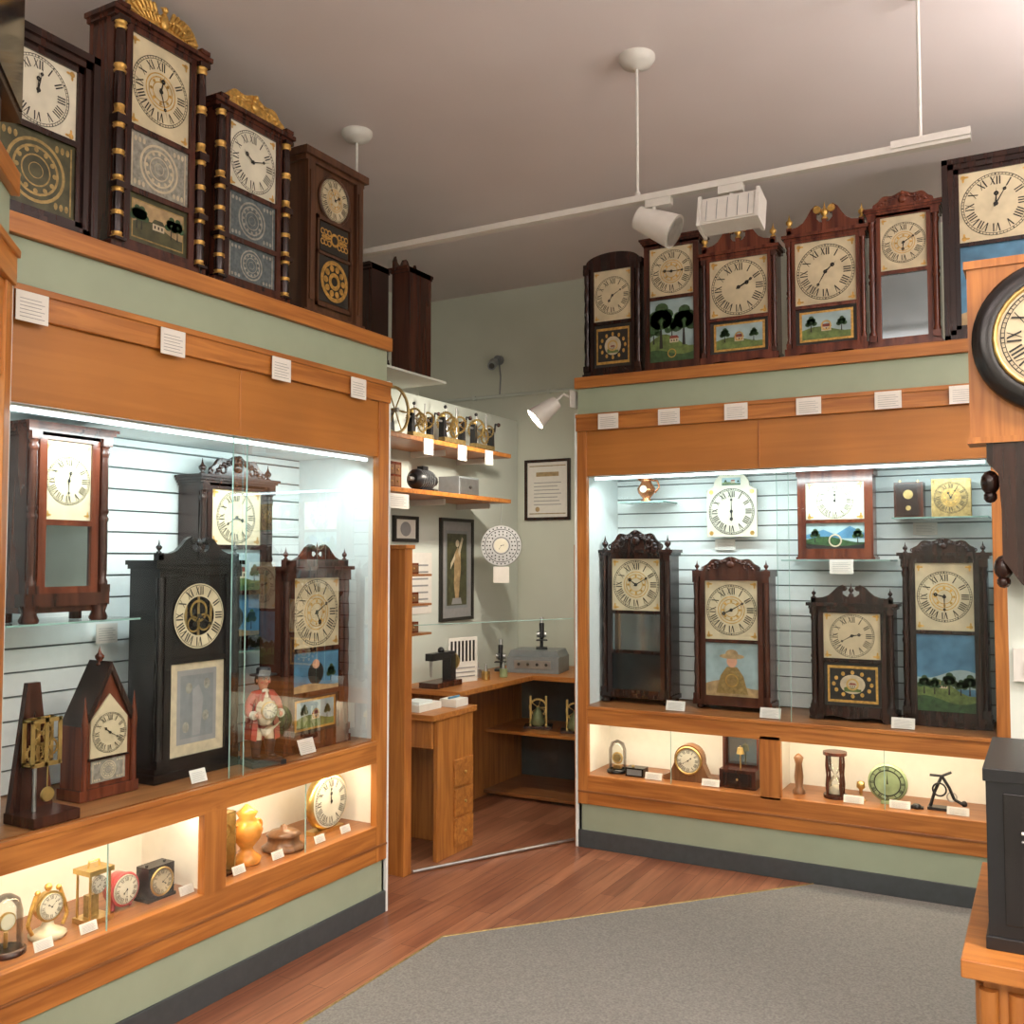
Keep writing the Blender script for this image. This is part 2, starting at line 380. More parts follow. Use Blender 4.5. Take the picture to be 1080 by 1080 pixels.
        m.poly([(cx-w*.08,cz-h*.3),(cx+w*.06,cz-h*.3),(cx+w*.12,cz+h*.1),(cx+w*.03,cz+h*.25),(cx-w*.08,cz+h*.2)],y-.001,graytxt)
        for a,b in ((-.2,-.2),(.16,-.1),(-.15,.22),(.18,.25)): m.ell(cx+a*w,cz+b*h,w*.06,h*.06,y-.0012,lace,12)
    elif kind=='skeleton':
        B(blk); R=min(w,h)*.46
        for k in (-.5,0,.5): m.poly([(cx+k*R-R*.05,cz-R*.8),(cx+k*R+R*.05,cz-R*.8),(cx+k*R+R*.05,cz+R*.8),(cx+k*R-R*.05,cz+R*.8)],y-.002,brassd)
        for dx,dz,r in ((0,.15,.35),(-.2,-.25,.25),(.22,-.2,.27)): m.ring(cx+dx*R,cz+dz*R,R*r*.78,R*r,y-.003,brass,20)
        m.ring(cx,cz,R*.60,R,y-.006,ivory,36); m.ring(cx,cz,R*.94,R*.96,y-.007,ink,36); numerals(m,cx,cz,R*.78,R*.27,y-.007,ink,R*.022)
        hands(m,cx,cz,R,y-.009,ink,(7,20))
    elif kind=='orn':
        B(ink); m.ring(cx,cz,w*.10,w*.16,y-.004,gold,16)
        for s in (-1,1):
            for q in range(3):
                for z_ in (-1,1): m.ring(cx+s*(.18+.12*q)*w,cz+z_*h*.18,w*.045,w*.075,y-.002-.0002*q,gold,14)
            m.ell(cx+s*w*.30,cz,w*.16,h*.07,y-.0025,gold,12)
        m.ell(cx,cz,w*.07,w*.07,y-.0045,ink,12)
    elif kind=='pend':
        B(ink); R=min(w,h)*.46
        m.ring(cx,cz,R*.80,R,y-.004,gold,28); m.ring(cx,cz,R*.22,R*.42,y-.004,gold,20)
        for k in range(10):
            a=2*PI*k/10; m.ell(cx+R*.63*math.cos(a),cz+R*.63*math.sin(a),R*.16,R*.16,y-.0042,gold,10)
# ---------------------------------------------------------------- clocks
def finial(m,x,y,z,s,mat):
    m.lathe([(.25*s,0),(.25*s,.1*s),(.1*s,.2*s),(.28*s,.45*s),(.3*s,.6*s),(.12*s,.8*s),(.06*s,1.0*s),(.01*s,1.3*s)],(x,y,z),mat,10)
def column(m,x,y,z0,z1,r,mat,cap):
    H=z1-z0; b=.05*H
    m.box(x-r*1.15,x+r*1.15,y-r*1.15,y+r*1.15,z0,z0+b,mat); m.box(x-r*1.15,x+r*1.15,y-r*1.15,y+r*1.15,z1-b,z1,mat)
    m.lathe([(r*1.1,b),(r*1.1,b+.02*H),(r*.8,b+.04*H),(r*.95,b+.1*H)],(x,y,z0),cap,10)
    m.lathe([(r*.9,b+.10*H),(r*.95,.3*H),(r*.9,.46*H)],(x,y,z0),mat,10)
    m.lathe([(r*1.05,.46*H),(r*1.12,.48*H),(r*.8,.5*H),(r*1.12,.52*H),(r*1.05,.54*H)],(x,y,z0),cap,10)
    m.lathe([(r*.9,.54*H),(r*.92,.7*H),(r*.8,.88*H)],(x,y,z0),mat,10)
    m.lathe([(r*.85,.88*H),(r*1.1,.91*H),(r*.8,.93*H),(r*1.1,.95*H)],(x,y,z0),cap,10)
def carvedcol(m,x,y,z0,z1,r,mat):
    pr=[];H=z1-z0
    for i in range(25):
        t=i/24; pr.append((r*(.80+.22*abs(math.sin(t*PI*6))),H*t))
    m.lathe(pr,(x,y,z0),mat,10); m.box(x-r*1.1,x+r*1.1,y-r,y+r,z0,z0+r*2,mat); m.box(x-r*1.1,x+r*1.1,y-r,y+r,z1-r*2,z1,mat)
def crest_scroll(m,w,h,ch,yf,mat,fin,rosette=None):
    for s in (-1,1):
        o=[(.48,0),(.48,.18),(.42,.26),(.34,.30),(.27,.42),(.22,.62),(.17,.86),(.11,1.0),(.06,.94),(.045,.78),(.07,.66),(.10,.66),(.10,.5),(.06,.36),(0,.32),(0,0)]
        m.prism([(s*a*w,h+b*ch) for a,b in o],yf,yf+.018,mat)
        m.cyl((s*.09*w,yf-.006,h+.82*ch),(s*.09*w,yf+.004,h+.82*ch),.13*ch,.15*ch,rosette or mat,14)
    m.box(-.03*w,.03*w,yf-.004,yf+.02,h,h+.45*ch,mat); finial(m,0,yf+.008,h+.45*ch,.5*ch,fin)
    for s in (-1,1):
        m.box(s*.455*w-.012,s*.455*w+.012,yf,yf+.024,h,h+.3*ch,mat); finial(m,s*.455*w,yf+.012,h+.3*ch,.42*ch,fin)
def crest_carved(m,w,h,ch,yf,mat,wd=.42):
    pts=[(wd*w,h),(-wd*w,h)]; N=40
    for i in range(N+1):
        a=PI-PI*i/N; k=1+.10*math.sin(9*a)
        pts.append((wd*w*math.cos(a)*(1+.02*math.sin(9*a)),h+ch*.88*(math.sin(a)**.8 if math.sin(a)>0 else 0)*k))
    m.prism(pts,yf,yf+.018,mat)
    for i in range(13):
        a=PI*(i+.5)/13; m.ball((wd*.8*w*math.cos(a),yf,h+ch*.70*math.sin(a)),ch*.11,mat,8,(1.2,.7,1))
    m.ball((0,yf-.003,h+ch*.42),ch*.24,mat,12,(1.1,.5,1)); m.ball((0,yf-.006,h+ch*.85),ch*.13,mat,8)
    for s in (-1,1):
        m.torus((s*.20*w,yf,h+ch*.28),ch*.16,ch*.05,mat); m.torus((s*.36*w,yf,h+ch*.16),ch*.10,ch*.04,mat)
        for q in range(3): m.ball((s*(.08+.045*q)*w,yf-.004,h+ch*(.62-.08*q)),ch*.10,mat,8,(1.6,.5,.7))
def crest_eagle(m,w,h,ch,yf,mat):
    m.ball((0,yf-.004,h+ch*.40),ch*.28,mat,14,(.7,.55,1.25)); m.ball((0,yf-.008,h+ch*.84),ch*.13,mat,10,(1,.9,1))
    m.cyl((-.008,yf-.012,h+ch*.85),(-.026,yf-.014,h+ch*.80),ch*.06,ch*.015,mat,8)
    for s in (-1,1):
        pts=[(0,.12),(.05,.45),(.10,.72),(.16,.90),(.23,.94),(.30,.84),(.35,.66),(.385,.42),(.39,.20),(.38,.03),(0,.02)]
        m.prism([(s*a*w,h+b*ch) for a,b in pts],yf,yf+.014,mat)
        for q in range(7):
            t=q/6; a=(.06+.045*q)*w; bx=(.11+.26*t)*w; bz=ch*(.88-.62*t*t); m.cyl((s*a*.8,yf-.002,h+ch*(.30-.15*t)),(s*bx,yf-.002,h+bz),ch*.05,ch*.085,mat,8); m.ball((s*bx,yf-.002,h+bz),ch*.085,mat,8)
        for q in range(5): m.ball((s*(.06+.04*q)*w,yf-.008,h+ch*(.50+.07*q-.022*q*q)),ch*.10,mat,8,(1.0,.5,.7))
def clock(name,loc,rot,w,h,d,body,secs,crest=None,ch=.08,base='plinth',bh=.05,cols=None,colm=None,capm=None,ft=.028,frm=None,
          top='cornice',crestm=None,finm=None,ogee=False,cw=.036,bead=None):
    m=MB(); frm=frm or body; colm=colm or body; capm=capm or gold; crestm=crestm or body; finm=finm or body
    th=.03 if top else 0; z0=bh; z1=h-th
    if not cols: cw=0
    m.box(-w/2+.006,w/2-.006,-d,0,min(.03,bh*.6),h-.002,body)
    if base=='plinth':
        m.box(-w/2-.006,w/2+.006,-d-.022,0,0,bh*.6,body); m.box(-w/2,w/2,-d-.016,0,bh*.6,bh,body)
    elif base=='feet':
        m.box(-w/2-.004,w/2+.004,-d-.018,0,bh*.45,bh,body)
        for s in (-1,1):
            for yy in (-d+.012,-.022): m.lathe([(.012,0),(.020,.12*bh),(.022,.3*bh),(.012,.5*bh)],(s*(w/2-.03),yy,0),body,10)
    elif base=='scroll':
        o=[(-.52,1),(-.52,.35),(-.48,0),(-.36,0),(-.34,.35),(-.24,.45),(-.1,.3),(0,.2),(.1,.3),(.24,.45),(.34,.35),(.36,0),(.48,0),(.52,.35),(.52,1)]
        m.prism([(a*w,b*bh) for a,b in o],-d-.018,-d+.004,body)
        for s in (-1,1): m.box(s*(w/2)-.012,s*(w/2)+.006,-d,0,0,bh,body)
        m.box(-w/2,w/2,-.012,0,0,bh,body)
    elif base=='paw':
        m.box(-w/2-.004,w/2+.004,-d-.02,0,bh*.55,bh,body)
        for s in (-1,1):
            m.lathe([(.026,0),(.030,.1*bh),(.022,.3*bh),(.030,.6*bh)],(s*(w/2-.022),-d+.0,0),body,12); m.lathe([(.02,0),(.02,.6*bh)],(s*(w/2-.022),-.025,0),body,8)
    if top=='cornice':
        m.box(-w/2-.006,w/2+.006,-d-.018,0,h-.03,h-.016,body); m.box(-w/2-.016,w/2+.016,-d-.030,0,h-.016,h,body)
    elif top=='heavy':
        for i in range(4): m.box(-w/2-.006*i,w/2+.006*i,-d-.014-.008*i,0,h-.04+.01*i,h-.03+.01*i,body)
    elif top=='flat': m.box(-w/2-.003,w/2+.003,-d-.014,0,h-.03,h,body)
    xo=w/2-cw-.002; xi=xo-ft; yF=-d-.014
    if ogee:
        for a,b_,yy in ((0,ft*.35,-d-.030),(ft*.35,ft*.7,-d-.022),(ft*.7,ft,-d-.012)):
            m.box(-w/2+a,-w/2+b_,yy,-d,a,h-a,frm); m.box(w/2-b_,w/2-a,yy,-d,a,h-a,frm)
            m.box(-w/2+a,w/2-a,yy,-d,h-b_,h-a,frm); m.box(-w/2+a,w/2-a,yy,-d,a,b_,frm)
        xi=w/2-ft; z0=0; z1=h
    else:
        m.box(-xo,-xi,yF,-d,z0,z1,frm); m.box(xi,xo,yF,-d,z0,z1,frm)
        m.box(-xi,xi,yF,-d,z1-ft*.8,z1,frm); m.box(-xi,xi,yF,-d,z0,z0+ft*.8,frm)
    zt=z1-(ft if ogee else ft*.8); zb=z0+(ft if ogee else ft*.8)
    mr=.018; tot=sum(s[1] for s in secs); av=zt-zb-mr*(len(secs)-1); z=zt; yp=-d-.004
    for i,s in enumerate(secs):
        hh=av*s[1]/tot; cz=z-hh/2; k=s[0]; o=s[2] if len(s)>2 else {}
        if k=='dial': dial(m,0,cz,2*xi,hh,yp,**o)
        else: tablet(m,0,cz,2*xi,hh,yp,k)
        z-=hh
        if i<len(secs)-1:
            m.box(-xi,xi,yF,-d,z-mr,z,frm); z-=mr
    if cols:
        r=cw*.42
        for s in (-1,1):
            cx=s*(w/2-cw/2)
            if cols=='full': column(m,cx,-d-r*.7,z0,z1,r,colm,capm)
            elif cols=='carved': carvedcol(m,cx,-d-r*.7,z0,z1,r,colm)
            elif cols=='double':
                zz=z1
                for q,sx in enumerate(secs):
                    hh=(z1-z0)*sx[1]/tot; column(m,cx,-d-r*.7,zz-hh,zz,r,colm,capm); zz-=hh
    if cols=='double' and top: 
        for s in (-1,1): m.box(s*(w/2-cw/2)-.02,s*(w/2-cw/2)+.02,-d-.034,-.01,h,h+.014,body)
    yc=-d-.012
    if crest=='scroll': crest_scroll(m,w,h,ch,yc,crestm,finm,gold if finm is brass or finm is gold else None)
    elif crest=='carved': crest_carved(m,w,h,ch,yc,crestm)
    elif crest=='carvedwide':
        crest_carved(m,w,h,ch,yc,crestm,.36)
        for s in (-1,1): finial(m,s*(w/2-.02),yc+.01,h,ch*.55,body)
    elif crest=='eagle': crest_eagle(m,w,h,ch,yc,crestm)
    elif crest=='arch':
        N=16; m.prism([(w*.46*math.cos(PI*i/N),h+ch*math.sin(PI*i/N)) for i in range(N+1)],yc,-.01,body)
    elif crest=='cut':
        o=[(-.5,0),(-.5,.5),(-.42,.9),(-.36,.5),(-.28,.35),(-.16,.55),(-.08,.9),(0,1),(.08,.9),(.16,.55),(.28,.35),(.36,.5),(.42,.9),(.5,.5),(.5,0)]
        m.prism([(a*w,h+b*ch) for a,b in o],yc,yc+.015,crestm)
    return m.build(name,loc,rot)
LR=PI/2
TZ=2.47
def LC(name,u,xf,z,w,h,d,*a,**k): return clock(name,(xf-d,u,z),LR,w,h,d,*a,**k)
def RC(name,u,yf,z,w,h,d,*a,**k): return clock(name,(u,yf+d,z),0,w,h,d,*a,**k)
# ---------------------------------------------------------------- room
YB=5.93; XL=-4.1; XR=2.6; YF=-2.6; H=3.42
def slab(name,x0,x1,y0,y1,z0,z1,mat):
    m=MB(); m.box(x0,x1,y0,y1,z0,z1,mat); return m.build(name)
slab('floor',XL-.1,XR+.1,YF-.1,YB+.1,-.1,0,floor_mat())
slab('ceiling',XL-.1,XR+.1,YF-.1,YB+.1,H,H+.1,ceilm)
slab('wall_back',XL-.1,XR+.1,YB,YB+.1,0,H,wallm)
slab('wall_left',XL-.1,XL,YF,YB,0,H,wallm)
slab('wall_right',XR,XR+.1,YF,YB,0,H,wallm)
slab('wall_front',XL-.1,XR+.1,YF-.1,YF,0,H,wallm)
m=MB(); pts=[(-2.14,YF+.02),(XR-.02,YF+.02),(XR-.02,4.64),(-.985,4.64),(-2.14,3.28)]
cm=carpet_mat()
n=len(pts); m.add([(x,y,0) for x,y in pts]+[(x,y,.004) for x,y in pts],[list(range(n-1,-1,-1)),list(range(n,2*n))]+[(i,(i+1)%n,(i+1)%n+n,i+n) for i in range(n)],cm)
m.build('carpet')
m=MB()
for a,b in (((-2.145,YF+.02),(-2.145,3.28)),((-2.145,3.28),(-.99,4.64))):
    m.cyl((a[0],a[1],.003),(b[0],b[1],.003),.005,.005,brassd,8)
m.build('trim_carpet_edge')
# ---------------------------------------------------------------- display cabinets
def cabinet(name,loc,rot,W,divx,seams,st=.06,cool=7,warm=3.0):
    root=empty(name,loc,rot); D=.52; m=MB()
    m.box(0,.018,0,D,0,TZ,wht); m.box(W-.018,W,0,D,0,TZ,wht)
    m.box(-.016,-.001,-.012,D,0,2.28,wht); m.box(W+.001,W+.016,-.012,D,0,2.28,wht)
    m.box(0,W,D-.02,D,0,TZ,wht)
    m.box(.0,W,.0,D,TZ-.02,TZ,oakx)
    m.box(-.012,W+.012,-.022,.0,TZ-.06,TZ,oakx)
    m.box(0,W,-.002,.016,2.26,TZ-.06,sage)
    m.box(-.003,W+.003,-.022,.0,2.18,2.265,oakx); m.box(-.003,W+.003,-.03,-.0,2.25,2.27,oakx)
    m.box(st*.5,W-st*.5,-.006,.016,1.94,2.18,oakp)
    for sx in seams: m.box(sx-.004,sx+.004,-.010,-.005,1.945,2.175,oakz)
    m.box(0,st,-.014,.02,.225,2.18,oakz); m.box(W-st,W,-.014,.02,.225,2.18,oakz)
    m.box(st,W-st,-.012,.02,.64,.725,oakx); m.box(st,W-st,-.018,-.0,.715,.732,oakx)
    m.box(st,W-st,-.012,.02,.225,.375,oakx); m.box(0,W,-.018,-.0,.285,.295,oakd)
    m.box(divx-.05,divx+.05,-.012,.02,.36,.66,oakz)
    m.box(0,W,0,.016,.085,.225,sage); m.box(0,W,-.012,.0,0,.09,basem)
    m.build('cabinet_frame',parent=root,bevel=.003)
    m=MB()
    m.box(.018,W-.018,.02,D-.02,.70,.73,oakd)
    m.box(.018,W-.018,.02,D-.02,1.95,1.97,wht)
    m.box(.018,W-.018,D-.04,D-.034,.73,1.95,groove)
    z=.735
    while z<1.94:
        m.box(.018,W-.018,D-.052,D-.04,z,min(z+.072,1.945),wht); z+=.079
    m.box(.018,.03,.02,D-.05,.73,1.95,wht); m.box(W-.03,W-.018,.02,D-.05,.73,1.95,wht)
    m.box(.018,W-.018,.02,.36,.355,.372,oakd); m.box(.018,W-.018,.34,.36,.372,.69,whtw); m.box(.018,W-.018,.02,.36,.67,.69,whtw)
    m.box(.018,.03,.02,.36,.372,.67,whtw); m.box(W-.03,W-.018,.02,.36,.372,.67,whtw); m.box(divx-.012,divx+.012,.02,.34,.372,.67,whtw)
    m.box(.05,W-.05,.025,.07,1.935,1.95,whmetal)
    m.cyl((.08,.048,1.93),(W-.08,.048,1.93),.008,.008,tubec,10)
    for a,b in ((.07,divx-.06),(divx+.06,W-.07)): m.cyl((a,.05,.655),(b,.05,.655),.008,.008,tubew,8)
    m.build('cabinet_interior',parent=root)
    m=MB(); mid=W*.53
    m.add([(st,.004,.732),(mid+.03,.004,.732),(mid+.03,.004,1.94),(st,.004,1.94)],[(0,1,2,3)],glass)
    m.add([(mid-.03,.014,.732),(W-st,.014,.732),(W-st,.014,1.94),(mid-.03,.014,1.94)],[(0,1,2,3)],glass)
    m.box(mid+.028,mid+.030,.002,.006,.732,1.94,gedge); m.box(mid-.030,mid-.028,.012,.016,.732,1.94,gedge)
    for a,b in ((st,divx-.05),(divx+.05,W-st)):
        c=(a+b)/2
        m.add([(a,.006,.375),(b,.006,.375),(b,.006,.64),(a,.006,.64)],[(0,1,2,3)],glass); m.box(c-.0015,c+.0015,.004,.008,.375,.64,gedge)
    m.build('glass_panes',parent=root)
    def area(nm,x,y,z,sx,sy,e,col,tilt):
        l=bpy.data.lights.new(nm,'AREA'); l.shape='RECTANGLE'; l.size=sx; l.size_y=sy; l.energy=e; l.color=col
        o=bpy.data.objects.new(nm,l); bpy.context.collection.objects.link(o); o.parent=root; o.location=(x,y,z); o.rotation_euler=(tilt,0,0)
    area('display_tube_light',W/2,.085,1.90,W-.2,.04,cool,(.80,.95,.97),math.radians(25))
    area('lower_tube_light',W/2,.07,.64,W-.2,.03,warm,(1.0,.82,.58),math.radians(25))
    return root
cabinet('display_cabinet',(-2.52,1.57,0),LR,1.83,.86,[.95],st=.07,cool=10,warm=5)
cabinet('display_cabinet',(-2.19,4.66,0),0,2.03,1.005,[.97],st=.055,cool=9,warm=5)
ang=math.radians(134.2)
cabinet('display_cabinet',(-1.69,.885,0),ang,.8,.4,[.4],st=.06,cool=2,warm=1)
# ---------------------------------------------------------------- clocks on left cabinet
xf=-2.60
D=lambda f=1,**k:('dial',f,k)
LC('ogee_wall_clock',1.765,xf,TZ,.39,.60,.10,rose,[D(.48,mat=white,t=(12,2)),('goldlace',.50)],ogee=True,ft=.066,base=None,top=None,bh=.001)
LC('triple_decker_clock',2.215,xf,TZ,.385,.815,.12,mah,[D(.42,t=(12,27),center=gold),('lace',.26),('darkscene',.22)],crest='eagle',ch=.09,cols='double',colm=rose,capm=gold,crestm=gold,ft=.024,base='feet',bh=.05,cw=.044)
LC('triple_decker_clock',2.65,xf,TZ,.385,.70,.12,mah,[D(.40,mat=white,t=(10,12)),('laced',.27),('laced',.22)],crest='carved',ch=.085,cols='double',colm=rose,capm=gold,crestm=gold,ft=.024,base='feet',bh=.045,cw=.044)
m=MB(); w=.37;h=.70;d=.13
m.box(-w/2+.01,w/2-.01,-d,0,.02,h-.02,waln); m.box(-w/2-.01,w/2+.01,-d-.02,0,0,.04,waln)
m.box(-w/2-.005,w/2+.005,-d-.015,0,h-.05,h-.03,waln); m.box(-w/2-.018,w/2+.018,-d-.03,0,h-.03,h,waln)
for s in (-1,1):
    m.box(s*(w/2-.028)-.022,s*(w/2-.028)+.022,-d-.018,-d,.04,h-.05,waln)
    m.box(s*(w/2-.028)-.012,s*(w/2-.028)+.012,-d-.024,-d-.018,.08,h-.09,waln)
m.lathe([(.095,0),(.095,-.006)],(0,-d,.535),ivory,32,'y'); m.torus((0,-d-.006,.535),.096,.006,waln)
dialface(m,0,.535,.09,-d-.008,(1,55),None,gold)
tablet(m,0,.365,.18,.12,-d-.006,'orn'); tablet(m,0,.19,.19,.19,-d-.006,'pend')
m.box(-.11,-.10,-d-.012,-d,.07,.45,waln); m.box(.10,.11,-d-.012,-d,.07,.45,waln); m.box(-.11,.11,-d-.012,-d,.288,.30,waln); m.box(-.11,.11,-d-.012,-d,.43,.445,waln); m.box(-.11,.11,-d-.012,-d,.07,.085,waln)
m.build('shelf_clock',(xf-d,3.125,TZ),LR)
# ---------------------------------------------------------------- clocks on right cabinet
yf=4.71
RC('pillar_clock',-2.005,yf,TZ,.33,.62,.11,rose,[D(.50,mat=ivory,t=(7,10)),('goldland',.42)],crest='arch',ch=.05,cols='carved',ft=.02,base='plinth',top='flat',bh=.035)
RC('column_clock',-1.675,yf,TZ,.30,.70,.11,mah,[D(.44,t=(9,15),center=gold),('greentrees',.56)],crest=None,cols=None,ft=.03,base='plinth',top='heavy',bh=.025)
RC('pillar_and_scroll_clock',-1.325,yf,TZ,.38,.575,.11,mahr,[D(.60,t=(2,10)),('ovalland',.34)],crest='scroll',ch=.13,cols='full',colm=mah,capm=mah,finm=gold,ft=.016,base='scroll',bh=.045,cw=.026)
RC('pillar_and_scroll_clock',-.905,yf,TZ,.37,.60,.11,mahr,[D(.60,t=(1,35)),('ovalland',.34)],crest='scroll',ch=.13,cols='full',colm=mahr,capm=mahr,finm=gold,ft=.016,base='scroll',bh=.045,cw=.026)
RC('column_clock',-.555,yf,TZ,.31,.66,.11,mahr,[D(.46,t=(6,10),center=gold),('mirror',.54)],crest='carved',ch=.07,cols='full',colm=mahr,capm=mahr,ft=.018,base='plinth',top='heavy',bh=.035)
RC('ogee_wall_clock',-.17,yf-.02,TZ,.43,.82,.11,rose,[D(.45,mat=ivory,t=(12,5)),('bluecameo',.5)],ogee=True,ft=.068,base=None,top=None,bh=.001)
# ---------------------------------------------------------------- left display
FZ=.732
LC('empire_shelf_clock',1.985,-2.72,1.304,.29,.62,.14,mah,[D(.52,mat=ivory,t=(12,30)),('mirror',.4)],cols='full',colm=mah,capm=mah,base='paw',bh=.09,top='heavy',ft=.026,frm=mahr)
LC('carved_column_clock',2.51,-2.70,FZ,.39,.765,.13,blk,[('skeleton',.45),('print',.5)],crest='scroll',ch=.085,cols='carved',base='plinth',bh=.05,ft=.03)
LC('carved_column_clock',2.86,-2.87,1.14,.40,.69,.11,rose,[D(.40,t=(3,40)),('land',.3),('bluecameo',.3)],crest='carvedwide',ch=.09,cols='full',colm=rose,capm=rose,base='plinth',bh=.03,ft=.026,top='heavy')
LC('carved_column_clock',3.085,-2.64,FZ,.40,.74,.12,mah,[D(.46,mat=ivory,t=(5,10),center=gold),('bluecameo',.26),('ovalland',.24)],crest='scroll',ch=.09,cols='carved',base='plinth',bh=.05,ft=.022,cw=.034)
m=MB(); w=.20;d=.10
o=[(-w/2,0),(w/2,0),(w/2,.24),(0,.42),(-w/2,.24)]
m.prism([(-w/2-.012,0),(w/2+.012,0),(w/2+.012,.035),(-w/2-.012,.035)],-d-.014,0,mahr)
m.prism(o,-d,0,mahr)
for s in (-1,1):
    m.prism([(s*(w/2+.004),.235),(s*(w/2-.016),.235),(0,.405),(0,.435)],-d-.012,0,rose)
    m.lathe([(.011,.035),(.009,.2),(.012,.24),(.004,.30),(.001,.33)],(s*(w/2-.006),-d-.008,0),mahr,10)
finial(m,0,-d*.5,.42,.05,mahr)
m.prism([(-.07,.13),(.07,.13),(.07,.25),(0,.33),(-.07,.25)],-d-.006,-d,ivory); dialface(m,0,.205,.066,-d-.007,(10,20))
tablet(m,0,.085,.13,.07,-d-.004,'lace'); m.box(-.075,.075,-d-.01,-d,.122,.13,rose)
m.build('steeple_clock',(-2.80,2.14,FZ),LR)
m=MB()
m.prism([(-.075,0),(.075,0),(.075,.03),(-.075,.03)],-.14,0,mah)
m.add([(-.07,0,.03),(.07,0,.03),(.02,0,.40),(-.02,0,.40),(-.07,-.02,.03),(.07,-.02,.03),(.02,-.02,.40),(-.02,-.02,.40)],[(0,1,2,3),(4,5,6,7),(0,1,5,4),(1,2,6,5),(2,3,7,6),(3,0,4,7)],mah)
for yy in (-.043,-.083):
    mt=brass
    m.box(-.05,-.038,yy-.002,yy+.002,.16,.30,mt); m.box(.038,.05,yy-.002,yy+.002,.16,.30,mt); m.box(-.05,.05,yy-.002,yy+.002,.16,.172,mt); m.box(-.05,.05,yy-.002,yy+.002,.288,.30,mt); m.box(-.006,.006,yy-.002,yy+.002,.16,.30,mt)
for x,z,r in ((0,.255,.036),(-.022,.20,.03),(.025,.21,.028)): m.gear((x,-.063,z),r,.004,brass,20,'y')
for x in (-.045,.045):
    for z in (.165,.295): m.cyl((x,-.04,z),(x,-.09,z),.003,.003,brass,8)
m.cyl((0,-.09,.16),(0,-.09,.09),.002,.002,brass,6); m.lathe([(.022,0),(.02,-.006)],(0,-.09,.08),brass,20,'y'); m.cyl((-.02,-.06,.03),(-.02,-.06,.16),.006,.006,steel)
m.build('clock_movement',(-2.68,1.845,FZ),LR)
def gshelf(name,x0,x1,y0,y1,z):
    m=MB(); m.box(x0,x1,y0,y1,z-.006,z,glassc)
    m.box(x0,x1,y0,y0+.002,z-.006,z,gedge); m.box(x1-.002,x1,y0,y1,z-.006,z,gedge)
    return m.build(name)
gshelf('glass_shelf',-2.97,-2.70,1.66,2.26,1.303)
gshelf('glass_shelf',-2.97,-2.80,2.60,3.12,1.138)
def card(name,loc,rot,w=.12,h=.075,tilt=0):
    m=MB(); m.box(-w/2,w/2,-.002,0,0,h,paper)
    for i in range(6): m.box(-w*.38,w*(.38-.10*(i%2)),-.0026,-.002,h*(.14+.12*i),h*(.14+.12*i)+h*.02,graytxt)
    o=m.build(name,loc,rot); o.rotation_euler=(tilt,0,rot); return o
for u in (1.69,2.19,2.70,3.16): card('label_card',(-2.487,u,2.165),LR,.10,.085)
for u in (-2.0,-1.667,-1.323,-.976,-.624,-.313): card('label_card',(u,4.627,2.182),0,.115,.08)
def standcard(loc,rot,w=.09,h=.06): return card('label_card',loc,rot,w,h,-.35)
standcard((-2.58,2.98,FZ+.001),LR); standcard((-2.58,2.42,FZ+.001),LR,.07,.045)
card('label_card',(-2.965,2.335,1.20),LR,.09,.07)
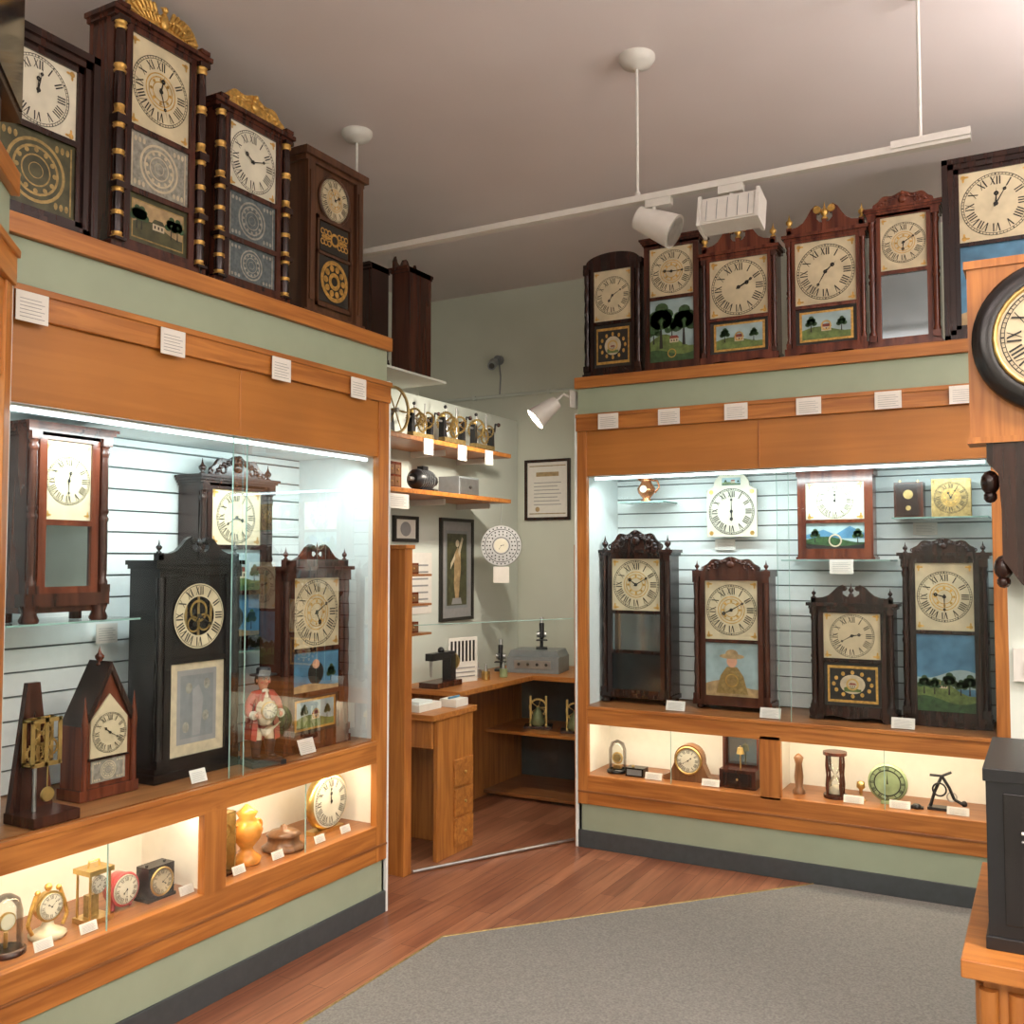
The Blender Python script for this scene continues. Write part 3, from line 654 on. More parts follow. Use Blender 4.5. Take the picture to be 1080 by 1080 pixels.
def figurine(loc,rot,S):
    root=empty('man_figurine',loc,rot)
    def skinmesh(nm,V,E,mat):
        me=bpy.data.meshes.new(nm); me.from_pydata([(a*S,b*S,c*S) for a,b,c,_ in V],E,[]); me.materials.append(mat)
        o=bpy.data.objects.new(nm,me); bpy.context.collection.objects.link(o); o.parent=root
        sk=o.modifiers.new('skin','SKIN'); sk.use_smooth_shade=True
        if not me.skin_vertices:
            bm=bmesh.new(); bm.from_mesh(me); bm.verts.layers.skin.verify(); bm.to_mesh(me); bm.free()
        for i,v in enumerate(me.skin_vertices[0].data):
            v.radius=(V[i][3]*S,V[i][3]*S); v.use_root=(i==0)
        ss=o.modifiers.new('sub','SUBSURF'); ss.levels=2; ss.render_levels=2
        return o
    skinmesh('coat',[(0,.01,.44,.10),(0,0,.54,.125),(0,0,.65,.12),(0,.01,.745,.095),(0,.01,.80,.05),
        (-.10,.01,.745,.058),(-.165,-.005,.66,.050),(-.185,-.03,.56,.044),(-.155,-.11,.545,.036),
        (.10,.01,.745,.058),(.165,-.005,.66,.050),(.185,-.03,.56,.044),(.155,-.11,.545,.036)],
        [(0,1),(1,2),(2,3),(3,4),(3,5),(5,6),(6,7),(7,8),(3,9),(9,10),(10,11),(11,12)],redp)
    skinmesh('breeches',[(0,0,.47,.115),(-.065,0,.39,.070),(-.075,-.02,.26,.050),(-.08,0,.12,.036),(.065,0,.39,.070),(.08,-.02,.26,.050),(.085,0,.12,.036)],
             [(0,1),(1,2),(2,3),(0,4),(4,5),(5,6)],cream)
    skinmesh('head',[(0,.0,.79,.042),(0,.0,.85,.055),(0,-.002,.91,.076),(0,.004,.96,.066)],[(0,1),(1,2),(2,3)],skin)
    m=MB(); m.T=Matrix.Scale(S,4)
    m.box(-.20,.20,-.17,.15,0,.05,ironb); m.box(-.17,.17,-.14,.12,.05,.075,ironb)
    for s in (-1,1):
        m.lathe([(.042,0),(.048,.08),(.060,.15),(.064,.19),(.060,.195)],(s*.082,-.006,.075),ironb,16); m.ball((s*.085,-.045,.098),.040,ironb,12,(.9,1.6,.6))
    m.ball((0,-.045,.575),.130,cream,20,(1.0,.85,1.25))
    m.lathe([(.098,0),(.098,-.02),(.085,-.024)],(0,-.145,.59),brass,28,'y'); m.lathe([(.086,0),(.086,-.002)],(0,-.169,.59),white,28,'y'); dialface(m,0,.59,.084,-.172,(9,20))
    for s in (-1,1):
        m.prism([(s*.10,.74),(s*.13,.60),(s*.16,.42),(s*.17,.28),(s*.11,.26),(s*.095,.45),(s*.07,.60),(s*.045,.74)],-.075,-.045,redp)
        m.prism([(s*.02,.79),(s*.075,.77),(s*.06,.66)],-.105,-.07,redp)
        m.cyl((s*.168,-.080,.548),(s*.150,-.118,.545),.046,.046,white,14)
    m.prism([(-.15,.50),(.15,.50),(.17,.27),(.02,.24),(0,.30),(-.02,.24),(-.17,.27)],.055,.095,redp)
    m.ball((0,-.055,.785),.045,white,12,(1.0,.6,.8)); m.ball((0,-.075,.745),.03,white,10,(1.0,.5,1.2))
    m.ball((0,-.078,.898),.016,skin,10,(.8,1.1,1.4))
    for s in (-1,1):
        m.ball((s*.028,-.066,.922),.012,white,10,(1.2,.7,.9)); m.ball((s*.028,-.074,.922),.006,ink,8); m.ball((s*.042,-.056,.886),.018,cheek,10,(1,.4,.8))
        m.ball((s*.076,.0,.905),.017,skin,10,(.5,.8,1.3)); m.cyl((s*.016,-.074,.941),(s*.042,-.066,.943),.004,.003,ink,6)
        m.ball((s*.068,.025,.905),.032,ink,12,(.6,1.1,1.6))
    m.cyl((-.020,-.066,.868),(.020,-.066,.868),.005,.005,cheek,8)
    m.ball((0,.035,.915),.072,ink,16,(1,.8,1.15))
    m.lathe([(.080,0),(.150,.004),(.150,.016),(.082,.022),(.078,.05),(.080,.075),(.066,.09),(.01,.092)],(0,.0,.955),ironb,28,sy=.92)
    for s in (-1,1):
        hx,hy,hz=s*.142,-.142,.545
        m.ball((hx,hy,hz),.026,skin,12,(.75,1.25,1.0))
        for q in range(4):
            L=(.85,1.0,.95,.75)[q]; zz=hz+.021-.014*q
            a=(hx,hy-.012,zz); b=(hx-s*.010*L,hy-.036*L,zz); c=(hx-s*.036*L,hy-.042*L,zz-.002)
            m.cyl(a,b,.0078,.0070,skin,8); m.ball(b,.0072,skin,8); m.cyl(b,c,.0070,.005,skin,8); m.ball(c,.005,skin,8)
        m.cyl((hx-s*.006,hy+.006,hz+.022),(hx-s*.024,hy-.012,hz+.042),.009,.007,skin,8); m.ball((hx-s*.024,hy-.012,hz+.042),.007,skin,8)
    m.build('figure_details',parent=root)
    return root
figurine((-2.605,2.75,FZ+.001),LR-.35,.345)
LZ=.373; lx=-2.64
def desk_clock(name,loc,rot,R,case,face,base=True,t=(10,10),square=False):
    m=MB()
    zc=R*1.25
    if square:
        m.box(-R*1.15,R*1.15,-.03,.03,.004,R*2.3+.004,case); m.box(-R*1.25,R*1.25,-.035,.035,0,.01,case); zc=R*1.15+.004
        for s in (-1,1): m.cyl((s*R*.8,0,R*2.3),(s*R*.8,0,R*2.3+.008),.005,.005,case)
        m.torus((0,-.032,zc),R*.95,.004,brass)
        m.lathe([(R*.93,0),(R*.93,-.003)],(0,-.03,zc),face,28,'y'); dialface(m,0,zc,R*.9,-.034,t)
    else:
        m.lathe([(R*.8,.03),(R,.02),(R*1.05,-.02),(R*.96,-.028)],(0,0,zc),case,32,'y'); m.torus((0,-.024,zc),R,.005,case)
        m.lathe([(R*.93,0),(R*.93,-.003)],(0,-.027,zc),face,28,'y'); dialface(m,0,zc,R*.9,-.032,t)
        for s in (-1,1): m.cyl((s*R*.7,-.01,0),(s*R*.5,0,R*.5),.006,.01,case)
        m.cyl((0,.03,0),(0,.02,R*.4),.006,.008,case)
    return m.build(name,loc,rot)
m=MB()
m.lathe([(.055,0),(.055,.012),(.045,.016)],(0,0,0),mah,20); m.lathe([(.044,.0),(.044,.10),(.036,.135),(.015,.15),(.001,.152)],(0,0,.016),glassc,20)
m.cyl((0,0,.016),(0,0,.06),.006,.006,brass); m.lathe([(.026,0),(.026,-.008)],(0,0,.09),brass,20,'y'); m.lathe([(.022,0),(.022,-.001)],(0,-.009,.09),white,20,'y')
m.build('dome_clock',(lx,1.76,LZ),LR)
m=MB()
m.lathe([(.05,0),(.055,.01),(.04,.02),(.02,.03),(.015,.045)],(0,0,0),cream,16); m.lathe([(.042,.012),(.045,-.012)],(0,0,.09),brass,28,'y'); m.lathe([(.038,0),(.038,-.002)],(0,-.014,.09),white,24,'y'); dialface(m,0,.09,.037,-.017,(10,8))
for s in (-1,1):
    m.tube([(s*.05,0,.02),(s*.065,0,.05),(s*.055,0,.09),(s*.04,0,.13)],.006,gold); m.ball((s*.035,0,.135),.009,gold,8)
m.ball((0,0,.145),.012,gold,8); m.build('cherub_clock',(lx-.01,1.90,LZ),LR)
m=MB()
for s in (-1,1):
    for yy in (-.03,.03): m.cyl((s*.035,yy,.015),(s*.035,yy,.15),.004,.004,brass,8)
m.box(-.045,.045,-.04,.04,0,.015,brass); m.box(-.045,.045,-.04,.04,.15,.165,brass); m.tube([(-.02,0,.165),(-.018,0,.185),(.018,0,.185),(.02,0,.165)],.003,brass)
m.lathe([(.028,0),(.028,-.006)],(0,-.02,.115),white,24,'y'); dialface(m,0,.115,.027,-.028,(8,5)); m.box(-.02,.02,.0,.02,.015,.08,brassd)
m.build('carriage_clock',(lx,2.05,LZ),LR)
desk_clock('alarm_clock',(lx-.02,2.165,LZ+.001),LR,.05,pink,white,t=(7,30))
desk_clock('desk_clock',(lx,2.29,LZ),LR,.046,blk,ivory,square=True,t=(4,10))
m=MB()
for k in range(4):
    z=.02+.05*k; m.gear(((-1)**k*.012,-.01*k-.01,z+.03),.034-.003*k,.005,brass,22,'y')
for x in (-.045,.04):
    m.box(x,x+.005,-.05,.02,0,.22,brass)
m.box(-.05,.05,-.055,.03,0,.008,mah); m.box(-.045,.045,-.05,.02,.215,.22,brass)
m.build('gear_train',(lx,2.56,LZ),LR)
m=MB(); m.lathe([(.05,0),(.055,.02),(.03,.04),(.022,.055),(.05,.09),(.06,.12),(.045,.15),(.028,.165),(.04,.185),(.02,.20),(.004,.215)],(0,0,0),orng,20)
for s in (-1,1): m.torus((s*.055,0,.125),.022,.005,orng)
m.build('ceramic_vase',(lx,2.71,LZ),LR)
m=MB(); m.lathe([(.08,0),(.085,.01),(.07,.02),(.062,.03),(.06,.05),(.068,.056),(.05,.07),(.015,.075),(.012,.09),(.001,.095)],(0,0,0),brnm,28); m.build('turned_wooden_box',(lx,2.91,LZ),LR)
m=MB(); m.box(-.09,.09,-.03,.03,0,.015,brass); m.lathe([(.10,.02),(.115,.01),(.118,-.02),(.105,-.028)],(0,0,.125),brass,36,'y'); m.lathe([(.105,0),(.105,-.003)],(0,-.026,.125),white,36,'y'); dialface(m,0,.125,.10,-.031,(12,0))
m.build('round_clock',(lx-.02,3.18,LZ),LR)
for u in (1.83,1.98,2.36,2.60,2.80,3.04,3.2): standcard((-2.565,u,LZ+.001),LR,.06,.03)
# ---------------------------------------------------------------- right display
RC('carved_column_clock',-1.95,4.88,FZ,.40,.82,.13,rose,[D(.40,t=(10,10),center=gold),('mirror',.28),('dark',.28)],crest='carvedwide',ch=.11,cols='carved',base='paw',bh=.05,ft=.024,top='cornice')
RC('carved_column_clock',-1.43,4.88,FZ,.40,.71,.13,mah,[D(.50,t=(8,10),center=gold),('cameo',.45)],crest='carvedwide',ch=.075,cols='carved',base='feet',bh=.05,ft=.026,top='flat',capm=mah)
RC('carved_column_clock',-.835,4.84,FZ,.385,.56,.13,rose,[D(.50,t=(2,40)),('goldland',.48)],crest='scroll',ch=.085,cols='full',colm=rose,capm=rose,base='scroll',bh=.05,ft=.024,top='cornice')
RC('carved_column_clock',-.43,4.88,FZ,.37,.80,.13,rose,[D(.44,t=(9,30),center=gold),('blueland',.50)],crest='carvedwide',ch=.07,cols='full',colm=rose,capm=rose,base='plinth',bh=.05,ft=.024,top='cornice')
RC('mahogany_shelf_clock',-.915,4.90,1.50,.36,.44,.12,mahr,[D(.55,mat=white,t=(12,0),sp=True),('mount',.38)],base='plinth',bh=.02,ft=.04,top='flat')
gshelf('glass_shelf',-1.17,-.66,4.86,5.12,1.498)
gshelf('glass_shelf',-.655,-.24,4.90,5.12,1.699)
gshelf('glass_shelf',-2.06,-1.80,4.90,5.12,1.814)
m=MB()
w=.27;pts=[(-w/2,0),(w/2,0),(w/2,.25)]+[(w*.36*math.cos(PI*i/12)+0,.27+.08*math.sin(PI*i/12)) for i in range(13)]+[(-w/2,.25)]
m.prism(pts,-.012,0,white); dialface(m,0,.135,.125,-.014,(6,0)); tablet(m,0,.295,.10,.04,-.015,'land')
for s in (-1,1): m.ell(s*.11,.24,.012,.012,-.0135,gold,10); m.ell(s*.11,.02,.012,.012,-.0135,gold,10)
m.cyl((0,0,.1),(0,.058,.1),.05,.05,brnm)
m.build('painted_clock_dial',(-1.475,5.066,1.62),0)
m=MB(); m.box(-.065,.065,-.05,.05,0,.17,mah)
m.box(-.055,.055,-.054,-.05,.01,.16,rose); m.lathe([(.022,0),(.022,-.004)],(0,-.054,.11),brassd,16,'y'); m.lathe([(.012,0),(.012,-.004)],(0,-.054,.045),brassd,16,'y')
for s in (-1,1): m.cyl((s*.04,-.02,.17),(s*.04,-.02,.18),.006,.006,brass)
m.build('wooden_movement_box',(-.585,5.0,1.70),0)
m=MB(); m.box(-.085,.085,-.03,-.026,0,.18,brassd); m.box(-.085,.085,.03,.034,0,.18,brassd)
for s in (-1,1):
    for z in (.012,.168): m.cyl((s*.075,-.03,z),(s*.075,.034,z),.004,.004,brass,8)
dialface(m,0,.09,.075,-.031,(11,5),None,gold)
for x,z,r in ((-.03,.07,.04),(.035,.11,.035)): m.gear((x,0,z),r,.004,brass,24,'y')
m.build('brass_clock_movement',(-.40,4.99,1.70),0)
m=MB(); m.lathe([(.03,0),(.034,.005),(.02,.02),(.045,.05),(.05,.075),(.03,.105),(.026,.12),(.034,.135)],(0,0,0),copper,18); m.tube([(.03,0,.12),(.065,0,.115),(.075,0,.08),(.05,0,.05)],.005,copper); m.lathe([(.02,0),(.02,-.004)],(0,-.045,.07),white,16,'y')
m.cyl((-.03,0,.12),(-.055,0,.14),.008,.004,copper); m.build('copper_jug',(-1.935,5.0,1.815),0)
for u,z in ((-1.53,1.55),(-.53,1.62)): card('label_card',(u,5.115,z),0,.11,.06)
card('label_card',(-.88,4.852,1.43),0,.11,.07)
for u in (-1.68,-.60,-1.20): standcard((u,4.72,FZ+.001),0,.10,.05)
ly=4.80
m=MB(); m.lathe([(.055,0),(.058,.012),(.048,.02)],(0,0,0),blk,20); m.lathe([(.046,0),(.046,.10),(.035,.135),(.004,.15)],(0,0,.02),glassc,20)
m.box(-.02,.02,-.012,.012,.02,.04,brass); m.torus((0,0,.075),.026,.005,brass); m.lathe([(.02,0),(.02,-.006)],(0,0,.075),brassd,16,'y'); m.build('dome_clock',(-2.03,ly,LZ),0)
m=MB(); m.box(-.05,.05,-.035,.035,0,.045,blk); m.box(-.04,.04,-.038,-.035,.008,.037,grym); m.cyl((-.02,0,.045),(-.02,0,.052),.008,.008,brass); m.build('timer_box',(-1.91,ly-.03,LZ),0)
m=MB(); pts=[(-.135,0),(.135,0),(.135,.02),(.10,.035),(.075,.09)]+[(.075*math.cos(PI*i/12),.11+.075*math.sin(PI*i/12)) for i in range(13)]+[(-.075,.09),(-.10,.035),(-.135,.02)]
m.prism(pts,-.03,.03,brnm); m.torus((0,-.032,.105),.066,.006,brass); m.lathe([(.064,0),(.064,-.003)],(0,-.03,.105),white,30,'y'); dialface(m,0,.105,.06,-.035,(1,40)); m.build('tambour_mantel_clock',(-1.63,ly,LZ),0)
m=MB(); m.box(-.09,.09,-.06,.06,0,.09,mah); m.box(-.09,.09,.05,.06,.09,.25,mah); m.box(-.075,.075,.046,.05,.10,.24,mirr); m.box(-.07,.07,-.064,-.06,.012,.075,rose); m.ball((0,-.066,.045),.006,brass,8)
for s in (-1,1): m.box(s*.086-.004,s*.086+.004,-.0,.06,.09,.25,mah)
m.cyl((0,0,.09),(0,0,.20),.004,.003,brass); m.lathe([(.02,0),(.014,.03)],(0,0,.16),brass,12); m.build('metronome_box',(-1.37,ly,LZ),0)
m=MB(); m.lathe([(.030,0),(.030,.015),(.018,.03),(.022,.08),(.016,.14),(.024,.17),(.01,.185),(.001,.19)],(0,0,0),brnm,16); m.build('turned_wooden_stand',(-1.085,ly,LZ),0)
m=MB(); m.lathe([(.055,0),(.055,.015)],(0,0,0),mah,24); m.lathe([(.055,.20),(.055,.215)],(0,0,0),mah,24)
for k in range(4):
    a=PI/4+k*PI/2; m.lathe([(.006,.015),(.009,.06),(.005,.107),(.009,.15),(.006,.20)],(.044*math.cos(a),.044*math.sin(a),0),mah,8)
m.lathe([(.034,.018),(.036,.05),(.02,.09),(.004,.107),(.02,.125),(.036,.165),(.034,.197)],(0,0,0),glassc,18); m.lathe([(.031,.019),(.032,.04),(.008,.06)],(0,0,0),sand,16); m.build('hourglass',(-.915,ly,LZ),0)
m=MB(); m.lathe([(.022,0),(.022,.004),(.006,.01),(.008,.05),(.02,.06),(.018,.085),(.002,.09)],(0,0,0),brass,14); m.build('pocket_sundial',(-.80,ly,LZ),0)
m=MB(); m.lathe([(.083,.012),(.088,0),(.086,-.012),(.078,-.014)],(0,0,.095),grnmet,36,'y'); m.ring(0,.095,.055,.060,-.0155,ink,30); m.ring(0,.095,.074,.077,-.0155,ink,30); numerals(m,0,.095,.067,.013,-.0156,ink,.0012); m.poly([(-.003,.09),(.003,.09),(.0,.15)],-.018,ink); m.box(-.03,.03,-.02,.03,0,.012,grnmet); m.build('brass_sundial_plate',(-.68,ly,LZ),0)
m=MB(); m.lathe([(.02,0),(.024,.01),(.012,.02)],(0,0,0),ironb,12); m.box(-.03,.03,-.015,.015,0,.01,ironb); m.build('clock_key',(-.555,ly-.03,LZ),0)
m=MB(); m.box(-.08,.08,-.03,.03,0,.012,ironb); m.tube([(-.07,0,.012),(-.05,0,.08),(-.02,0,.15),(.01,0,.10),(.03,0,.05),(.07,0,.03)],.007,ironb); m.tube([(-.07,0,.15),(-.02,0,.15),(.02,0,.17)],.006,ironb); m.torus((-.03,-.01,.09),.028,.004,ironb); m.ball((.07,0,.035),.014,ironb,10); m.torus((.02,0,.06),.02,.003,steel); m.build('watchmaker_lathe',(-.43,ly,LZ),0)
for u in (-1.80,-1.50,-.82,-.62,-.38): standcard((u,4.72,LZ+.001),0,.09,.035)
# ---------------------------------------------------------------- nook
XP=-3.25
slab('wall_nook',XP-.04,XP,3.46,YB-.01,0,2.47,wallw)
for z in (2.15,1.87):
    m=MB(); m.box(-3.24,-2.90,3.50,5.20,z-.025,z,oakx)
    for y in (3.9,4.6,5.1): m.box(-3.24,-3.0,y,y+.015,z-.06,z-.025,whmetal)
    m.build('wall_shelf',bevel=.003)
def gearmachine(name,loc,s,n):
    m=MB(); m.T=Matrix.Scale(s,4)
    m.box(-.12,.12,-.03,.03,0,.015,ironb); m.box(-.10,.10,-.02,.02,.015,.04,brassd)
    for x in (-.09,.09): m.prism([(x-.015,.04),(x+.015,.04),(x+.01,.14),(x-.01,.14)],-.015,.015,ironb)
    m.cyl((-.13,0,.12),(.13,0,.12),.006,.006,steel,8)
    for k in range(n):
        x=-.065+.13*k/max(1,n-1); r=(.055,.035,.048)[k%3]
        m.gear((x,0,.12),r,.007,brass if k%2==0 else brassd,24,'x',steel)
    m.gear((-.02,-.025,.085),.045,.006,brass,24,'y')
    m.tube([(.13,0,.12),(.14,0,.17),(.17,0,.17)],.005,ironb); m.ball((.175,0,.17),.012,mah,8); m.ball((-.09,0,.15),.014,brass,8); m.cyl((.04,0,.04),(.04,0,.21),.006,.004,steel); m.cyl((-.03,.01,.04),(-.05,.01,.20),.004,.004,steel); m.ball((-.05,.01,.20),.010,ironb,8)
    return m.build(name,loc,LR)
m=MB()
m.torus((0,0,.13),.12,.008,brassd)
for k in range(6):
    a=PI*k/3; m.cyl((0,0,.13),(.12*math.cos(a),0,.13+.12*math.sin(a)),.004,.004,brassd,6)
m.cyl((0,-.02,.13),(0,.06,.13),.012,.012,steel); m.box(-.06,.06,-.02,.08,0,.012,ironb); m.prism([(-.03,.01),(.03,.01),(.01,.13),(-.01,.13)],.02,.04,ironb)
m.build('wheel_cutting_engine',(-2.97,4.08,2.15),LR)
gearmachine('clockmakers_lathe',(-3.0,4.36,2.15),1.0,3); gearmachine('clockmakers_lathe',(-3.0,4.68,2.15),1.12,3); gearmachine('clockmakers_lathe',(-3.0,5.02,2.15),1.12,2)
for y in (4.28,4.62,4.92): card('label_card',(-2.895,y,2.06),LR,.09,.085)
m=MB(); m.box(-.12,.12,-.08,.08,0,.14,mahr)
for i in range(2):
    for j in range(4): m.box(-.112+.056*j,-.062+.056*j,-.085,-.08,.012+.062*i,.062+.062*i,brnm); m.ball((-.087+.056*j,-.088,.037+.062*i),.005,brass,6)
m.build('parts_drawer_chest',(-3.05,4.02,1.87),LR)
m=MB(); m.lathe([(.03,-.09),(.055,-.07),(.055,.06),(.04,.08)],(0,0,.07),ironb,20,'x'); m.box(-.06,.06,-.04,.04,0,.02,ironb); m.cyl((-.13,0,.07),(-.09,0,.07),.012,.012,steel); m.lathe([(.04,-.02),(.03,.015)],(.10,0,.07),ironb,16,'x'); m.box(-.02,.03,-.02,.02,.12,.145,ironb)
for k in range(6): m.torus((-.055+.02*k,0,.07),.056,.002,grym,'x',20,6)
m.build('electric_motor',(-3.03,4.42,1.87),LR)
m=MB(); m.box(-.11,.11,-.07,.07,0,.11,grym); m.box(-.10,.10,-.075,-.07,.01,.10,steel); m.ball((0,-.08,.05),.01,ink,8); m.build('metal_tool_box',(-3.03,4.80,1.87),LR)
card('label_card',(-2.895,4.0,1.76),LR,.20,.075)
def picture(name,loc,rot,w,h,fr,mat_,kind):
    m=MB(); f=.02
    m.box(-w/2,w/2,-.02,0,0,f,fr); m.box(-w/2,w/2,-.02,0,h-f,h,fr); m.box(-w/2,-w/2+f,-.02,0,f,h-f,fr); m.box(w/2-f,w/2,-.02,0,f,h-f,fr)
    m.box(-w/2+f,w/2-f,-.010,-.002,f,h-f,mat_)
    if kind=='statue':
        m.poly([(-w*.34,h*.12),(w*.34,h*.12),(w*.34,h*.88),(-w*.34,h*.88)],-.0106,grym)
        m.poly([(-w*.30,h*.15),(w*.30,h*.15),(w*.30,h*.85),(-w*.30,h*.85)],-.0108,olive)
        m.poly([(-w*.16,h*.16),(w*.16,h*.16),(w*.12,h*.22),(-w*.12,h*.22)],-.011,graytxt)
        m.poly([(-w*.05,h*.22),(w*.06,h*.22),(w*.08,h*.36),(w*.12,h*.50),(w*.11,h*.66),(w*.02,h*.72),(-w*.09,h*.64),(-w*.08,h*.48),(-w*.09,h*.36)],-.0114,tan)
        m.ell(w*.01,h*.755,w*.055,h*.035,-.0118,cream); m.poly([(w*.07,h*.62),(w*.19,h*.80),(w*.15,h*.82),(w*.03,h*.68)],-.0118,cream); m.poly([(-w*.06,h*.6),(-w*.2,h*.50),(-w*.19,h*.56),(-w*.05,h*.66)],-.0118,cream)
    elif kind=='cert':
        for i in range(7): m.poly([(-w*.30,h*(.25+.06*i)),(w*(.30-.04*(i%3)),h*(.25+.06*i)),(w*(.30-.04*(i%3)),h*(.262+.06*i)),(-w*.30,h*(.262+.06*i))],-.0106,graytxt)
        m.poly([(-w*.25,h*.72),(w*.25,h*.72),(w*.25,h*.79),(-w*.25,h*.79)],-.0106,tan); m.ell(-w*.22,h*.18,w*.05,w*.05,-.0108,tan,16)
        for a,b,c,d_ in ((-.40,.40,.10,.115),(-.40,.40,.885,.9)): m.poly([(a*w,c*h),(b*w,c*h),(b*w,d_*h),(a*w,d_*h)],-.0106,brassd)
    elif kind=='photo':
        m.ell(0,h*.5,w*.22,h*.28,-.0106,graytxt)
    return m.build(name,loc,rot)
picture('framed_statue_picture',(XP+.001,5.11,1.12),LR,.38,.635,ink,graytxt,'statue')
picture('framed_certificate',(-3.015,YB-.001,1.77),0,.35,.42,rose,paper,'cert')
picture('framed_photograph',(XP+.001,4.56,1.60),LR,.24,.15,ink,paper,'photo')
m=MB(); m.box(-.12,.12,-.004,0,0,.36,paper); [m.box(-.10,.08,-.005,-.004,.04+.04*i,.05+.04*i,graytxt) for i in range(7)]; m.build('wall_notice',(XP+.001,4.72,1.18),LR)
m=MB(); m.T=Matrix.Rotation(.5,4,'Z')
m.lathe([(.125,.004),(.128,0),(.125,-.006)],(0,0,0),steel,36,'y'); m.ring(0,0,.10,.104,-.007,ink,30); m.ring(0,0,.05,.054,-.007,ink,30)
for rr,nn in ((.113,28),(.088,22),(.070,18)):
    for k in range(nn):
        a=2*PI*k/nn; m.ell(rr*math.cos(a),rr*math.sin(a),.005,.005,-.007,ink,8)
m.ell(0,0,.045,.045,-.0072,white,20); hands(m,0,0,.045,-.008,ink,(2,35)); m.cyl((0,0,.125),(0,0,.275),.0015,.0015,steel,6)
m.build('music_box_disc',(-2.98,5.215,1.585),0)
m=MB(); m.box(-.05,.05,-.001,.001,-.10,0,paper); m.build('label_card',(-2.97,5.20,1.455),.3)
m=MB(); m.cyl((0,0,0),(0,-.04,0),.035,.03,grym); m.cyl((0,-.04,0),(0,-.10,-.03),.008,.008,grym); m.cyl((-.01,-.07,-.03),(.05,-.20,-.08),.034,.030,grym); m.cyl((.05,-.20,-.08),(.053,-.206,-.082),.02,.02,ink); m.tube([(0,-.01,-.02),(.012,-.01,-.12),(.005,-.01,-.25)],.005,grym)
m.build('security_camera',(-3.40,YB,2.92),0)
m=MB(); m.tube([(-3.9,YB-.014,2.66),(-2.3,YB-.014,2.66)],.012,wallw); 
for x in (-3.6,-3.0,-2.5): m.box(x-.01,x+.01,YB-.03,YB,2.645,2.675,wallw)
m.build('conduit_pipe')
m=MB(); m.box(-2.83,-2.70,3.80,3.86,0,1.55,oakz); m.box(-2.84,-2.69,3.79,3.87,1.55,1.57,oakz); m.build('oak_post',bevel=.003)
m=MB(); m.box(-2.245,-2.215,4.72,4.78,0,1.58,oakz); m.build('oak_post',bevel=.003)
m=MB(); a=Vector((-2.69,3.86,0)); b=Vector((-2.25,4.72,0))
m.add([(a.x,a.y,.02),(b.x,b.y,.02),(b.x,b.y,1.18),(a.x,a.y,1.18)],[(0,1,2,3)],glass); m.cyl((a.x,a.y,1.182),(b.x,b.y,1.182),.002,.002,gedge,6); m.cyl((a.x,a.y,.012),(b.x,b.y,.012),.008,.008,steel,8)
m.build('glass_barrier')
m=MB()
m.box(-3.22,-2.67,4.00,4.42,.70,.73,oakx); m.box(-2.71,-2.685,4.06,4.40,0,.70,oakz); m.box(-3.20,-2.72,4.36,4.38,0,.70,oakz); m.box(-3.2,-2.70,4.03,4.05,.56,.70,oakz)
for i in range(3): m.box(-2.685,-2.672,4.21,4.385,.04+.15*i,.175+.15*i,oakx); m.ball((-2.667,4.30,.105+.15*i),.009,brass,8)
m.box(-3.2,-3.17,4.02,4.06,0,.70,oakz); m.build('workbench',bevel=.003)
m=MB()
m.box(-3.23,-2.80,4.45,5.30,.755,.785,oakx); m.box(-3.23,-2.26,5.30,5.90,.755,.785,oakx)
m.box(-3.20,-2.30,5.34,5.88,.02,.04,oakd); m.box(-3.20,-2.30,5.36,5.88,.40,.42,oakx); m.box(-2.30,-2.28,5.32,5.88,0,.755,oakz); m.box(-3.2,-3.18,4.5,5.88,0,.755,oakz); m.box(-2.84,-2.82,4.47,4.52,0,.755,oakz); m.box(-3.2,-2.3,5.85,5.88,.04,.755,basem)
m.build('corner_desk',bevel=.003)
m=MB(); m.box(-.10,.10,-.06,.06,0,.035,paper); m.box(-.09,.03,-.05,.05,.035,.05,wht); m.build('cardboard_tray',(-2.84,4.14,.731),LR)
m=MB(); m.box(-.06,.06,-.05,.05,0,.04,paper); m.cyl((-.05,0,.045),(.05,0,.045),.006,.006,skyd); m.build('parts_tray',(-2.76,4.33,.731),LR)
m=MB(); m.prism([(-.11,0),(.11,0),(.11,.26),(-.11,.26)],-.004,0,paper)
for k in range(7): m.box(-.095+.028*k,-.080+.028*k,-.006,-.004,.12,.24,ink)
for k in range(3): m.box(-.09,.09,-.006,-.004,.03+.025*k,.036+.025*k,graytxt)
m.box(-.02,.02,0,.07,0,.005,paper); o=m.build('music_display_card',(-3.0,4.80,.787),LR-.3)
def microscope(name,loc,rot,s):
    m=MB(); m.T=Matrix.Scale(s,4)
    m.box(-.06,.06,-.06,.08,0,.02,ironb); m.tube([(0,.05,.02),(0,.07,.12),(0,.03,.22)],.018,ironb); m.box(-.06,.06,-.07,.04,.09,.10,ironb); m.cyl((0,-.05,.12),(0,.0,.27),.022,.028,ironb); m.cyl((0,.0,.27),(0,.02,.33),.018,.022,steel)
    m.lathe([(.03,-.05),(.03,.05)],(0,.05,.15),steel,14,'x'); return m.build(name,loc,rot)
microscope('microscope',(-3.10,5.42,.786),.4,.6)
m=MB(); m.box(-.17,.17,-.13,.13,0,.10,grym); m.prism([(-.17,.10),(.17,.10),(.15,.14),(-.15,.14)],-.11,.12,grym); m.box(-.12,.12,-.134,-.13,.03,.08,steel)
for k in range(4): m.ball((-.09+.06*k,-.136,.055),.01,ink,8)
m.build('timing_machine',(-2.88,5.52,.786),.2)
microscope('microscope',(-2.86,5.53,.927),.5,.6)
